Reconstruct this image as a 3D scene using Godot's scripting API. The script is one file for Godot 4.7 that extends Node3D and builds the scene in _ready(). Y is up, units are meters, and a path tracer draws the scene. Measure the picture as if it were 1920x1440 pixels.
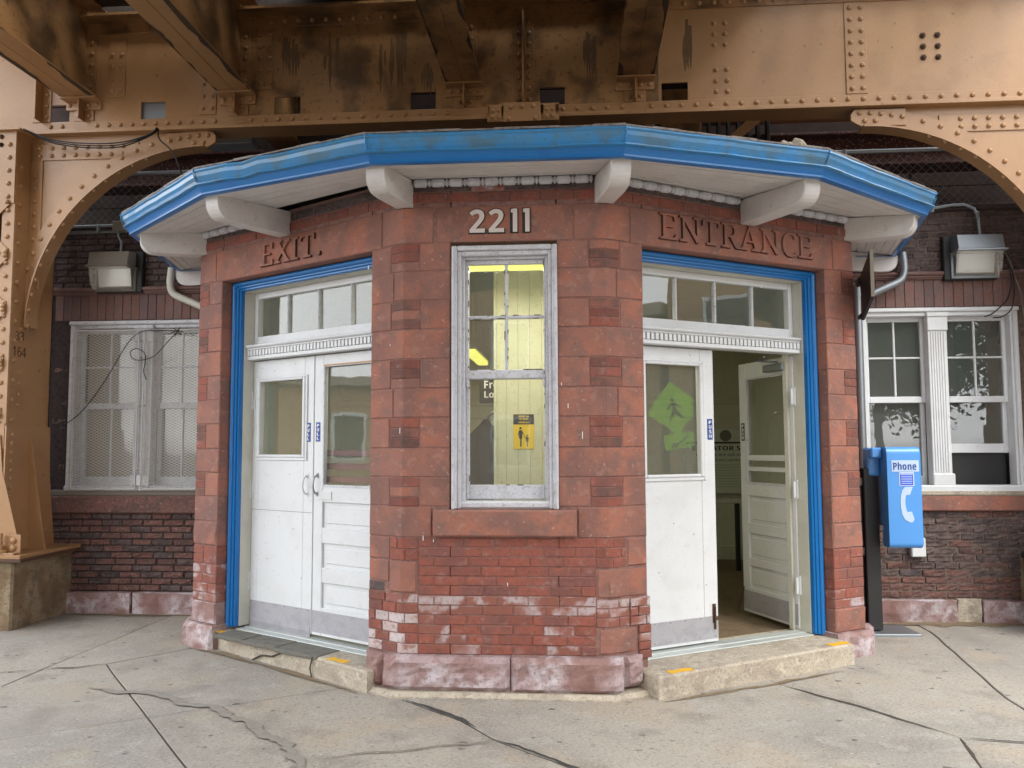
extends Node3D
# An old red sandstone transit entrance (2211) under a tan riveted elevated railway.

const Z := Vector3.ZERO
var rng := RandomNumberGenerator.new()
var M := {}
var used := {}
var hall: Node3D
var PV := []      # plan vertices of the bay wall
var PT := []      # their path parameter (0 = middle of the window face)
const ANG := 0.5603     # 32.1 degrees, turn of the door faces
const ZB := -2.33       # front plane of the long back wall
const ZG := -1.75       # front plane of the girder web

# ---------------------------------------------------------------- mesh builder
class MB:
	var v := PackedVector3Array()
	var n := PackedVector3Array()
	var c := PackedColorArray()
	var col := Color(1, 1, 1)
	var xf := Transform3D()
	func tri(a: Vector3, b: Vector3, d: Vector3) -> void:   # counter-clockwise seen from outside
		a = xf * a; b = xf * b; d = xf * d
		var nn := (b - a).cross(d - a).normalized()
		v.append(a); v.append(d); v.append(b)
		for i in 3: n.append(nn); c.append(col)
	func trin(a: Vector3, b: Vector3, d: Vector3, na: Vector3, nb: Vector3, nd: Vector3) -> void:
		v.append(xf * a); v.append(xf * d); v.append(xf * b)
		n.append((xf.basis * na).normalized()); n.append((xf.basis * nd).normalized()); n.append((xf.basis * nb).normalized())
		for i in 3: c.append(col)
	func quad(a: Vector3, b: Vector3, d: Vector3, e: Vector3) -> void:
		tri(a, b, d); tri(a, d, e)
	func box(p: Vector3, q: Vector3, bev := 0.0) -> void:   # opposite corners
		var lo := Vector3(minf(p.x, q.x), minf(p.y, q.y), minf(p.z, q.z))
		var hi := Vector3(maxf(p.x, q.x), maxf(p.y, q.y), maxf(p.z, q.z))
		var s := hi - lo
		bev = minf(bev, minf(s.x, minf(s.y, s.z)) * 0.45)
		var ce := (lo + hi) * 0.5
		var h := s * 0.5
		if bev <= 0.0:
			for ax in 3:
				for sg in [-1.0, 1.0]:
					_face(ce, h, ax, sg, 0.0)
			return
		for ax in 3:
			for sg in [-1.0, 1.0]:
				_face(ce, h, ax, sg, bev)
		for ax in 3:
			var u := (ax + 1) % 3
			var w := (ax + 2) % 3
			for su in [-1.0, 1.0]:
				for sw in [-1.0, 1.0]:
					var pts := []
					for q2 in [[-1.0, 0], [1.0, 0], [1.0, 1], [-1.0, 1]]:
						var p2 := Vector3()
						p2[ax] = q2[0] * (h[ax] - bev)
						p2[u] = su * (h[u] - (bev if q2[1] == 1 else 0.0))
						p2[w] = sw * (h[w] - (0.0 if q2[1] == 1 else bev))
						pts.append(ce + p2)
					var out := Vector3(); out[u] = su; out[w] = sw
					_oriented(pts, out)
		for sx in [-1.0, 1.0]:
			for sy in [-1.0, 1.0]:
				for sz in [-1.0, 1.0]:
					var a := ce + Vector3(sx * h.x, sy * (h.y - bev), sz * (h.z - bev))
					var b := ce + Vector3(sx * (h.x - bev), sy * h.y, sz * (h.z - bev))
					var d := ce + Vector3(sx * (h.x - bev), sy * (h.y - bev), sz * h.z)
					if sx * sy * sz > 0: tri(a, b, d)
					else: tri(a, d, b)
	func _face(ce: Vector3, h: Vector3, ax: int, sg: float, bev: float) -> void:
		var u := (ax + 1) % 3
		var w := (ax + 2) % 3
		var pts := []
		for q in [[-1.0, -1.0], [1.0, -1.0], [1.0, 1.0], [-1.0, 1.0]]:
			var p := Vector3()
			p[ax] = sg * h[ax]; p[u] = q[0] * (h[u] - bev); p[w] = q[1] * (h[w] - bev)
			pts.append(ce + p)
		var out := Vector3(); out[ax] = sg
		_oriented(pts, out)
	func _oriented(p: Array, out: Vector3) -> void:
		var nn: Vector3 = (p[1] - p[0]).cross(p[2] - p[0])
		if nn.dot(out) >= 0: quad(p[0], p[1], p[2], p[3])
		else: quad(p[3], p[2], p[1], p[0])
	func tube(pts: Array, r: float, sides := 8, caps := true) -> void:
		var rings := []
		var up := Vector3(0.13, 0.97, 0.21)
		for i in pts.size():
			var t: Vector3 = (pts[mini(i + 1, pts.size() - 1)] - pts[maxi(i - 1, 0)]).normalized()
			var a := t.cross(up)
			if a.length() < 0.05: a = t.cross(Vector3(1, 0, 0))
			a = a.normalized()
			var b := t.cross(a).normalized()
			var ring := []
			for k in sides:
				var th := TAU * k / sides
				var d := a * cos(th) + b * sin(th)
				ring.append([pts[i] + d * r, d])
			rings.append(ring)
		for i in pts.size() - 1:
			for k in sides:
				var k2 := (k + 1) % sides
				var p = rings[i][k]; var q = rings[i][k2]; var s = rings[i + 1][k2]; var w = rings[i + 1][k]
				trin(p[0], q[0], s[0], p[1], q[1], s[1]); trin(p[0], s[0], w[0], p[1], s[1], w[1])
		if caps:
			for e in [0, pts.size() - 1]:
				for k in range(1, sides - 1):
					if e == 0: tri(rings[e][0][0], rings[e][k + 1][0], rings[e][k][0])
					else: tri(rings[e][0][0], rings[e][k][0], rings[e][k + 1][0])
	func lathe(prof: Array, sides := 12) -> void:   # profile [(r, y)] upwards round y
		for i in prof.size() - 1:
			var p: Vector2 = prof[i]; var q: Vector2 = prof[i + 1]
			var t := Vector2(q.y - p.y, p.x - q.x).normalized()
			for k in sides:
				var a := TAU * k / sides
				var b := TAU * (k + 1) / sides
				var ca := Vector3(cos(a), 0, -sin(a)); var cb := Vector3(cos(b), 0, -sin(b))
				var na := ca * t.x + Vector3(0, t.y, 0); var nb := cb * t.x + Vector3(0, t.y, 0)
				var A := ca * p.x + Vector3(0, p.y, 0); var B := cb * p.x + Vector3(0, p.y, 0)
				var C := cb * q.x + Vector3(0, q.y, 0); var D := ca * q.x + Vector3(0, q.y, 0)
				if p.x > 0.00001: trin(A, B, C, na, nb, nb)
				if q.x > 0.00001: trin(A, C, D, na, nb, na)
	func prism(poly: Array, z0: float, z1: float, bev := 0.0) -> void:   # xy outline (any turn), extruded from z0 back to z1 front
		var pk := PackedVector2Array()
		for p in poly: pk.append(p)
		if Geometry2D.is_polygon_clockwise(pk): pk.reverse()
		var m := pk.size()
		var front := pk
		var fz := z1
		if bev > 0.0:
			front = PackedVector2Array()
			for i in m:
				var a := (pk[i] - pk[(i + m - 1) % m]).normalized()
				var b := (pk[(i + 1) % m] - pk[i]).normalized()
				var na := Vector2(-a.y, a.x); var nb := Vector2(-b.y, b.x)
				var k := na + nb
				front.append(pk[i] + k * (bev / maxf(0.4, 1.0 + na.dot(nb))))
			fz = z1 - bev
		var ix := Geometry2D.triangulate_polygon(pk)
		for i in range(0, ix.size(), 3):
			var a := front[ix[i]]; var b := front[ix[i + 1]]; var d := front[ix[i + 2]]
			if (b - a).cross(d - a) < 0: var t := b; b = d; d = t
			tri(Vector3(a.x, a.y, z1), Vector3(b.x, b.y, z1), Vector3(d.x, d.y, z1))
			var e := pk[ix[i]]; var f := pk[ix[i + 1]]; var g := pk[ix[i + 2]]
			if (f - e).cross(g - e) > 0: var t2 := f; f = g; g = t2
			tri(Vector3(e.x, e.y, z0), Vector3(f.x, f.y, z0), Vector3(g.x, g.y, z0))
		for i in m:
			var j := (i + 1) % m
			quad(Vector3(pk[i].x, pk[i].y, z0), Vector3(pk[j].x, pk[j].y, z0), Vector3(pk[j].x, pk[j].y, fz), Vector3(pk[i].x, pk[i].y, fz))
			if bev > 0.0:
				quad(Vector3(pk[i].x, pk[i].y, fz), Vector3(pk[j].x, pk[j].y, fz), Vector3(front[j].x, front[j].y, z1), Vector3(front[i].x, front[i].y, z1))
	func mesh() -> ArrayMesh:
		var a := []
		a.resize(Mesh.ARRAY_MAX)
		a[Mesh.ARRAY_VERTEX] = v; a[Mesh.ARRAY_NORMAL] = n; a[Mesh.ARRAY_COLOR] = c
		var m := ArrayMesh.new()
		if v.size(): m.add_surface_from_arrays(Mesh.PRIMITIVE_TRIANGLES, a)
		return m

func numbered(s: String) -> String:
	if not used.has(s):
		used[s] = 0
		return s
	used[s] += 1
	return "%s_%03d" % [s, used[s]]

func put(called: String, mesh: Mesh, mat: Material, parent: Node3D = null, at := Transform3D()) -> MeshInstance3D:
	var o := MeshInstance3D.new()
	o.mesh = mesh
	o.material_override = mat
	o.transform = at
	if parent == null:
		o.name = numbered(called)
		add_child(o)
	else:
		o.name = called
		parent.add_child(o, true)
	return o

func obj(called: String, mb: MB, mat: Material, parent: Node3D = null, at := Transform3D()) -> MeshInstance3D:
	return put(called, mb.mesh(), mat, parent, at)

func tag(o: Node, label: String, category := "", group := "", kind := "") -> void:
	if label != "": o.set_meta("label", label)
	if category != "": o.set_meta("category", category)
	if group != "": o.set_meta("group", group)
	if kind != "": o.set_meta("kind", kind)

func thing(called: String, label: String, category: String, at := Transform3D(), group := "") -> Node3D:
	var o := Node3D.new()
	o.name = numbered(called)
	o.transform = at
	add_child(o)
	tag(o, label, category, group)
	return o

func part(called: String, parent: Node3D, at := Transform3D()) -> Node3D:
	var o := Node3D.new()
	o.name = called
	o.transform = at
	parent.add_child(o, true)
	return o

func bx(p: Vector3, q: Vector3, bev := 0.0, col := Color.WHITE) -> MB:
	var m := MB.new()
	m.col = col
	m.box(p, q, bev)
	return m

func tone(k: float, warm := 0.0) -> Color:
	var f := 1.0 + rng.randf_range(-k, k)
	var w := rng.randf_range(-warm, warm)
	return Color(f * (1.0 + w), f, f * (1.0 - w))

func text_mesh(s: String, font: String, depth: float, bold := false) -> TextMesh:
	var t := TextMesh.new()
	var f := SystemFont.new()
	f.font_names = PackedStringArray([font])
	if bold: f.font_weight = 700
	t.font = f
	t.text = s
	t.font_size = 64
	t.pixel_size = 0.01
	t.depth = 1.0
	t.curve_step = 1.0
	return t

# letters fitted into the box lo..hi of a face frame, depth d, standing out from z
func letters(s: String, font: String, lo: Vector2, hi: Vector2, z: float, d: float, mat: Material, parent: Node3D, at := Transform3D(), bold := false) -> MeshInstance3D:
	var t := text_mesh(s, font, d, bold)
	var b := t.get_aabb()
	var sx := (hi.x - lo.x) / maxf(b.size.x, 0.001)
	var sy := (hi.y - lo.y) / maxf(b.size.y, 0.001)
	var k := Transform3D(Basis.from_scale(Vector3(sx, sy, d)), Vector3(lo.x - b.position.x * sx, lo.y - b.position.y * sy, z + d * 0.5))
	return put("lettering", t, mat, parent, at * k)

# ---------------------------------------------------------------- textures and materials
func noise_img(size: int, freq: float, seed_: int, type := FastNoiseLite.TYPE_SIMPLEX_SMOOTH, oct := 4) -> PackedByteArray:
	var f := FastNoiseLite.new()
	f.seed = seed_
	f.noise_type = type
	f.frequency = freq / size
	f.fractal_octaves = oct
	f.fractal_type = FastNoiseLite.FRACTAL_FBM
	var im := f.get_seamless_image(size, size, false, false, 0.15)
	im.convert(Image.FORMAT_L8)
	return im.get_data()

# layers: [freq, seed, low, high, colour, strength]: where the noise passes low..high the colour is laid on
func mottle(size: int, base: Color, layers: Array, grain := 0.06, seed_ := 1) -> Image:
	var out := PackedByteArray()
	out.resize(size * size * 3)
	var n := size * size
	var r := PackedFloat32Array(); var g := PackedFloat32Array(); var b := PackedFloat32Array()
	r.resize(n); g.resize(n); b.resize(n)
	r.fill(base.r); g.fill(base.g); b.fill(base.b)
	for l in layers:
		var d := noise_img(size, l[0], l[1])
		var lo: float = l[2] * 255.0
		var sc: float = 1.0 / maxf((l[3] - l[2]) * 255.0, 0.001)
		var lut := PackedFloat32Array()
		for i in 256: lut.append(clampf((i - lo) * sc, 0.0, 1.0) * l[5])
		var cr: float = l[4].r; var cg: float = l[4].g; var cb: float = l[4].b
		for i in n:
			var k := lut[d[i]]
			if k > 0.0:
				r[i] += (cr - r[i]) * k; g[i] += (cg - g[i]) * k; b[i] += (cb - b[i]) * k
	var rg := RandomNumberGenerator.new()
	rg.seed = seed_
	for i in n:
		var k := 1.0 + (rg.randf() - 0.5) * grain * 2.0
		out[i * 3] = int(clampf(r[i] * k, 0, 1) * 255.0); out[i * 3 + 1] = int(clampf(g[i] * k, 0, 1) * 255.0); out[i * 3 + 2] = int(clampf(b[i] * k, 0, 1) * 255.0)
	return Image.create_from_data(size, size, false, Image.FORMAT_RGB8, out)

func tex(im: Image) -> ImageTexture:
	return ImageTexture.create_from_image(im)

var bumps := {}
func bump(kind: String) -> Texture2D:
	if not bumps.has(kind):
		var im: Image
		if kind == "fine": im = Image.create_from_data(256, 256, false, Image.FORMAT_L8, noise_img(256, 40.0, 77))
		elif kind == "coarse": im = Image.create_from_data(256, 256, false, Image.FORMAT_L8, noise_img(256, 10.0, 78, FastNoiseLite.TYPE_SIMPLEX_SMOOTH, 5))
		else: im = Image.create_from_data(256, 256, false, Image.FORMAT_L8, noise_img(256, 4.0, 79, FastNoiseLite.TYPE_SIMPLEX_SMOOTH, 2))
		bumps[kind] = tex(im)
	return bumps[kind]

func mat(called: String, im: Image, metres: float, rough := 0.8, bmp := "", bscale := 0.0, vc := true) -> StandardMaterial3D:
	var m := StandardMaterial3D.new()
	m.resource_name = called
	if im: m.albedo_texture = tex(im)
	m.roughness = rough
	m.uv1_triplanar = true
	m.uv1_world_triplanar = true
	m.uv1_triplanar_sharpness = 6.0
	m.uv1_scale = Vector3.ONE / metres
	m.vertex_color_use_as_albedo = vc
	if bmp != "":
		m.heightmap_enabled = true
		m.heightmap_texture = bump(bmp)
		m.heightmap_scale = bscale
	M[called] = m
	return m

func plain(called: String, c: Color, rough := 0.6, metal := 0.0) -> StandardMaterial3D:
	var m := StandardMaterial3D.new()
	m.resource_name = called
	m.albedo_color = c
	m.roughness = rough
	m.metallic = metal
	M[called] = m
	return m

func lin(r: float, g: float, b: float) -> Color:
	return Color(r, g, b).linear_to_srgb()

func make_materials() -> void:
	var white_salt := Color(0.80, 0.74, 0.74)
	var st := Color(.562, .385, .335)
	mat("sandstone", mottle(512, st, [[3, 11, .40, .72, Color(.48, .345, .315), .85], [5, 12, .5, .8, Color(.65, .405, .325), .65], [9, 14, .58, .85, Color(.44, .355, .335), .6], [16, 16, .66, .8, Color(.62, .47, .42), .5], [60, 15, .66, .8, Color(.46, .31, .27), .35], [34, 16, .83, .86, Color(.72, .6, .55), .6]], .05, 2), 1.7, .86, "fine", .25)
	mat("brick_red", mottle(512, Color(.54, .312, .262), [[4, 21, .42, .7, Color(.46, .305, .278), .85], [9, 22, .55, .8, Color(.60, .335, .265), .6], [30, 23, .62, .75, Color(.40, .25, .225), .45], [14, 24, .64, .85, Color(.58, .48, .46), .55]], .06, 3), 1.3, .88, "fine", .35)
	mat("brick_white", mottle(512, Color(.53, .33, .285), [[3, 31, .46, .66, Color(.60, .49, .47), .8], [6, 32, .50, .70, Color(.69, .64, .65), .85], [26, 33, .58, .75, Color(.52, .36, .32), .55]], .05, 4), 1.1, .92, "coarse", .3)
	mat("brick_brown", mottle(512, Color(.485, .325, .285), [[4, 34, .42, .7, Color(.39, .29, .27), .85], [9, 35, .55, .8, Color(.56, .34, .28), .7], [30, 36, .62, .75, Color(.36, .26, .235), .5]], .06, 40), .8, .88, "fine", .3)
	mat("brick_chalk", mottle(512, Color(.70, .63, .62), [[5, 37, .45, .65, Color(.77, .73, .74), .8], [9, 38, .60, .76, Color(.55, .38, .34), .8], [30, 39, .66, .78, Color(.5, .36, .33), .5]], .05, 42), 1.0, .92, "coarse", .4)
	mat("brick_dark", mottle(512, Color(.375, .32, .31), [[5, 41, .45, .75, Color(.28, .245, .245), .8], [9, 42, .55, .8, Color(.45, .34, .315), .5], [34, 43, .6, .75, Color(.22, .19, .19), .6], [22, 44, .72, .82, Color(.55, .52, .5), .35]], .1, 5), 1.0, .9, "coarse", .8)
	mat("brick_maroon", mottle(512, Color(.44, .315, .29), [[5, 45, .45, .75, Color(.36, .28, .265), .8], [11, 46, .55, .8, Color(.50, .33, .285), .6], [34, 47, .6, .75, Color(.28, .21, .2), .6], [20, 48, .7, .82, Color(.6, .53, .5), .4]], .1, 6), 1.0, .9, "coarse", .7)
	mat("mortar", mottle(256, Color(.52, .39, .36), [[8, 51, .5, .8, Color(.40, .30, .28), .6], [20, 52, .6, .8, Color(.62, .5, .47), .5]], .10, 7), .5, .95, "fine", .4)
	mat("mortar_grey", mottle(256, Color(.42, .36, .33), [[8, 53, .5, .8, Color(.24, .2, .19), .7], [20, 54, .6, .8, Color(.56, .5, .46), .5]], .12, 8), .5, .95, "fine", .6)
	mat("mortar_dark", mottle(256, Color(.23, .18, .17), [[8, 55, .5, .8, Color(.14, .12, .12), .7], [20, 56, .6, .8, Color(.34, .3, .28), .4]], .12, 9), .5, .95, "fine", .6)
	mat("plinth", mottle(512, Color(.55, .43, .41), [[2, 61, .36, .62, Color(.66, .59, .60), .8], [3, 62, .44, .68, Color(.77, .745, .77), .85], [6, 63, .55, .8, Color(.47, .335, .31), .65], [40, 64, .64, .75, Color(.42, .32, .3), .4]], .05, 10), 1.3, .9, "coarse", .8)
	mat("concrete_step", mottle(512, Color(.69, .65, .585), [[4, 71, .5, .8, Color(.60, .555, .50), .6], [10, 72, .6, .85, Color(.52, .485, .44), .5], [70, 73, .64, .74, Color(.48, .44, .39), .6], [18, 74, .68, .8, Color(.8, .76, .7), .5]], .07, 11), 1.4, .9, "fine", .4)
	mat("concrete_stained", mottle(512, Color(.56, .50, .41), [[3, 75, .45, .7, Color(.44, .35, .25), .7], [8, 76, .55, .8, Color(.38, .33, .28), .6], [50, 77, .62, .75, Color(.35, .3, .25), .6]], .08, 12), 1.2, .92, "fine", .5)
	mat("white_paint", mottle(512, Color(.825, .835, .845), [[3, 81, .5, .85, Color(.78, .785, .785), .5], [12, 82, .76, .9, Color(.74, .73, .71), .3], [60, 83, .84, .88, Color(.50, .47, .43), .5]], .02, 13), 1.2, .5, "fine", .05)
	mat("old_white", mottle(512, Color(.77, .775, .80), [[6, 84, .5, .8, Color(.70, .70, .72), .6], [20, 85, .72, .80, Color(.60, .58, .57), .6], [50, 86, .78, .83, Color(.38, .36, .34), .7]], .03, 14), .7, .62, "fine", .2)
	mat("cream_paint", mottle(512, Color(.765, .76, .715), [[4, 87, .5, .85, Color(.71, .705, .66), .5], [28, 88, .80, .86, Color(.5, .47, .42), .4]], .02, 15), 1.2, .55, "fine", .05)
	mat("soffit_paint", mottle(512, Color(.80, .785, .775), [[4, 89, .5, .85, Color(.74, .72, .715), .6], [20, 90, .78, .84, Color(.62, .58, .56), .4]], .02, 16), 1.2, .6, "fine", .06)
	mat("room_paint", mottle(256, Color(.80, .80, .70), [[4, 91, .5, .85, Color(.755, .755, .645), .6], [26, 92, .74, .8, Color(.62, .6, .5), .4]], .02, 17), 1.2, .6)
	mat("steel_tan", mottle(1024, Color(.64, .49, .34), [[2, 101, .45, .8, Color(.60, .445, .295), .6], [7, 102, .58, .85, Color(.565, .42, .28), .4], [90, 103, .74, .82, Color(.5, .37, .25), .3], [16, 104, .87, .92, Color(.42, .31, .21), .5]], .03, 18), 2.6, .33, "fine", .08)
	mat("steel_soot_shade", mottle(1024, Color(.60, .45, .29), [[2, 105, .40, .75, Color(.50, .365, .225), .7], [5, 106, .48, .82, Color(.27, .205, .14), .7], [40, 107, .66, .8, Color(.26, .2, .14), .4]], .05, 19), 2.6, .36, "fine", .1)  # tan paint with soot, and the shade under the deck put into its colour
	mat("blue_paint", mottle(512, Color(.085, .415, .68), [[4, 111, .5, .8, Color(.075, .375, .635), .6], [24, 112, .74, .82, Color(.2, .41, .58), .3]], .02, 20), 1.0, .30, "fine", .04)
	mat("blue_gutter", mottle(512, Color(.22, .515, .735), [[3, 113, .45, .75, Color(.28, .49, .64), .7], [5, 114, .54, .80, Color(.33, .43, .49), .65], [22, 115, .74, .86, Color(.34, .35, .34), .45]], .03, 21), 1.0, .26, "coarse", .08)
	mat("soldier_brick", mottle(512, Color(.47, .365, .345), [[4, 121, .45, .7, Color(.42, .35, .34), .7], [8, 122, .55, .75, Color(.50, .34, .30), .6], [30, 123, .62, .76, Color(.34, .27, .26), .5]], .06, 22), .8, .85, "fine", .3)
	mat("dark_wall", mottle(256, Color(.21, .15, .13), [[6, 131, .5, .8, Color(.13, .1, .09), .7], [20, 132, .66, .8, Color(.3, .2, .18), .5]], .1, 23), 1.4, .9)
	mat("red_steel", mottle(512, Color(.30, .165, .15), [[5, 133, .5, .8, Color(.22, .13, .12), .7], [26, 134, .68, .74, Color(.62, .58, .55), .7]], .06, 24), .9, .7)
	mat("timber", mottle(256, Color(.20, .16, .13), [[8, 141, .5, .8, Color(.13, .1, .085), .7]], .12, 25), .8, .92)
	mat("floor_tile", mottle(512, Color(.47, .40, .32), [[5, 151, .5, .8, Color(.38, .32, .25), .6], [24, 152, .6, .8, Color(.3, .26, .21), .5]], .07, 26), 1.2, .7)
	mat("asphalt", mottle(512, Color(.28, .28, .285), [[6, 161, .5, .8, Color(.23, .23, .235), .6], [90, 162, .6, .8, Color(.38, .38, .38), .5]], .15, 27), 2.0, .92)
	mat("far_brick", mottle(512, Color(.66, .52, .37), [[4, 171, .5, .8, Color(.6, .46, .32), .6], [60, 172, .6, .8, Color(.5, .38, .27), .5]], .06, 28), 3.0, .9)
	# pavement: 6 m tile with grain, wear, damp edges and trodden gum
	var pv := mottle(2048, Color(.617, .59, .552), [[3, 181, .42, .72, Color(.545, .525, .50), .8], [6, 182, .52, .8, Color(.645, .595, .525), .7], [11, 183, .56, .82, Color(.50, .475, .445), .6], [26, 187, .60, .8, Color(.64, .625, .60), .5], [60, 184, .66, .82, Color(.52, .495, .46), .4], [260, 185, .6, .76, Color(.74, .71, .65), .4], [200, 186, .66, .78, Color(.40, .375, .34), .45]], .06, 29)
	var rg := RandomNumberGenerator.new()
	rg.seed = 5
	for i in 430:   # chewing gum
		var cx := rg.randi_range(8, 2039); var cy := rg.randi_range(8, 2039)
		var rr := rg.randf_range(1.6, 5.2) * (1.0 if rg.randf() > .12 else 1.5)
		var el := rg.randf_range(.6, 1.0)
		var dk := rg.randf_range(.6, .9)
		var ph := rg.randf() * TAU
		for y in range(-9, 10):
			for x in range(-9, 10):
				var a := atan2(y, x)
				var e := rr * (1.0 + .18 * sin(3.0 * a + ph) + .1 * sin(5.0 * a - ph))
				if Vector2(x * el, y).length() < e:
					var p := pv.get_pixel(posmod(cx + x, 2048), posmod(cy + y, 2048))
					pv.set_pixel(posmod(cx + x, 2048), posmod(cy + y, 2048), Color(p.r * dk, p.g * dk, p.b * (dk + .02)))
	for i in 500:   # pale crumbs
		var cx := rg.randi_range(3, 2044); var cy := rg.randi_range(3, 2044)
		pv.fill_rect(Rect2i(cx, cy, rg.randi_range(1, 3), rg.randi_range(1, 3)), Color(.82, .79, .72))
	mat("pavement", pv, 6.0, .88, "fine", .35)
	mat("roof_edge", mottle(256, Color(.47, .44, .42), [[8, 211, .45, .7, Color(.33, .28, .25), .7], [24, 212, .6, .8, Color(.58, .56, .54), .6]], .08, 43), .5, .6)
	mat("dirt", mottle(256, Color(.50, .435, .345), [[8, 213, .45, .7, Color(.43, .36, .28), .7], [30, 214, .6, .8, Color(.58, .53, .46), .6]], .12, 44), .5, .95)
	mat("black_soot", mottle(256, Color(.26, .20, .145), [[8, 215, .45, .7, Color(.19, .15, .11), .7], [30, 216, .6, .8, Color(.36, .27, .18), .6]], .12, 45), .5, .8)
	plain("joint_dirt", Color(.27, .245, .215), .95)
	plain("sealant", Color(.22, .215, .21), .85)
	plain("yellow_paint", Color(.86, .66, .10), .7)
	plain("brushed_steel", Color(.62, .62, .64), .38, .85)
	plain("threshold_metal", Color(.76, .78, .77), .35, .25)
	plain("galvanised", Color(.56, .58, .60), .45, .7)
	mat("kick_metal", mottle(256, Color(.64, .635, .655), [[5, 191, .5, .8, Color(.57, .565, .585), .6], [50, 192, .7, .8, Color(.45, .44, .45), .4]], .04, 30), .7, .5)
	plain("rubber", Color(.11, .11, .11), .8)
	plain("dark_metal", Color(.12, .12, .125), .55)
	plain("black", Color(.05, .05, .05), .6)
	plain("sign_blue", Color(.10, .25, .55), .45)
	plain("sign_white", Color(.88, .88, .88), .5)
	plain("sign_black", Color(.06, .06, .06), .5)
	plain("sign_yellow", Color(.90, .76, .05), .5)
	plain("poster", Color(.80, .82, .74), .7)
	plain("ink", Color(.13, .13, .14), .7)
	plain("phone_blue", Color(.30, .57, .85), .3)
	plain("phone_pale", Color(.70, .78, .88), .4)
	plain("phone_mid", Color(.07, .29, .80), .4)
	plain("rust", Color(.30, .205, .14), .7)
	plain("letter_dirt_shade", Color(.27, .15, .125), .9)  # dirt and shade painted on the sides of the raised letters
	plain("number_white", Color(.80, .76, .74), .6)
	plain("guard_red", Color(.40, .22, .21), .6)
	plain("blind", Color(.58, .53, .47), .9)
	plain("screen_white", Color(.74, .73, .70), .55)
	plain("wire_black", Color(.06, .06, .065), .6)
	plain("putty", Color(.45, .42, .38), .85)
	plain("coat_grey", Color(.25, .25, .27), .95)
	plain("bare_wood", Color(.72, .53, .3), .7)
	plain("lens_back", Color(.86, .86, .84), .22, .7)
	plain("crossing_green", Color(.72, 1.0, .06), .6)
	plain("bark", Color(.2, .16, .12), .95)
	plain("leaf", Color(.16, .26, .10), .7)
	M["leaf"].backlight_enabled = true
	M["leaf"].backlight = Color(.15, .25, .08)
	var g := StandardMaterial3D.new()
	g.resource_name = "window_glass"
	g.transparency = BaseMaterial3D.TRANSPARENCY_ALPHA
	g.albedo_color = Color(.75, .8, .78, .06)
	g.roughness = 0.0
	g.metallic_specular = .5
	g.uv1_triplanar = true
	g.uv1_world_triplanar = true
	g.uv1_scale = Vector3.ONE / .9
	g.heightmap_enabled = true
	g.heightmap_texture = bump("wave")
	g.heightmap_scale = .018
	M["glass"] = g
	var lg := StandardMaterial3D.new()
	lg.resource_name = "lens_glass"
	lg.transparency = BaseMaterial3D.TRANSPARENCY_ALPHA
	lg.albedo_color = Color(.9, .9, .86, .2)
	lg.roughness = .08
	M["lens"] = lg
	var tube := StandardMaterial3D.new()
	tube.resource_name = "lamp_tube"
	tube.albedo_color = Color(.9, .9, .7)
	tube.emission_enabled = true
	tube.emission = Color(1.0, 1.0, .45)
	tube.emission_energy_multiplier = .17
	M["tube"] = tube

# ---------------------------------------------------------------- bay wall path
func make_path() -> void:
	PV = [Vector3(-2.87, 0, ZB), Vector3(-2.527, 0, -1.184), Vector3(-.64, 0, 0), Vector3(.64, 0, 0), Vector3(2.527, 0, -1.184), Vector3(2.87, 0, ZB)]
	PT = [-4.064, -2.868, -.64, .64, 2.868, 4.064]

func seg_normal(i: int) -> Vector3:
	var d: Vector3 = (PV[i + 1] - PV[i]).normalized()
	return Vector3(-d.z, 0, d.x)

func wp(t: float, d: float, y := 0.0) -> Vector3:
	for i in range(1, 5):
		if absf(t - PT[i]) < .0005:
			var a := seg_normal(i - 1); var b := seg_normal(i)
			return PV[i] + (a + b) * (d / (1.0 + a.dot(b))) + Vector3(0, y, 0)
	var k := 0
	while k < 4 and t > PT[k + 1]: k += 1
	var u: float = (t - PT[k]) / (PT[k + 1] - PT[k])
	return PV[k].lerp(PV[k + 1], u) + seg_normal(k) * d + Vector3(0, y, 0)

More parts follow.
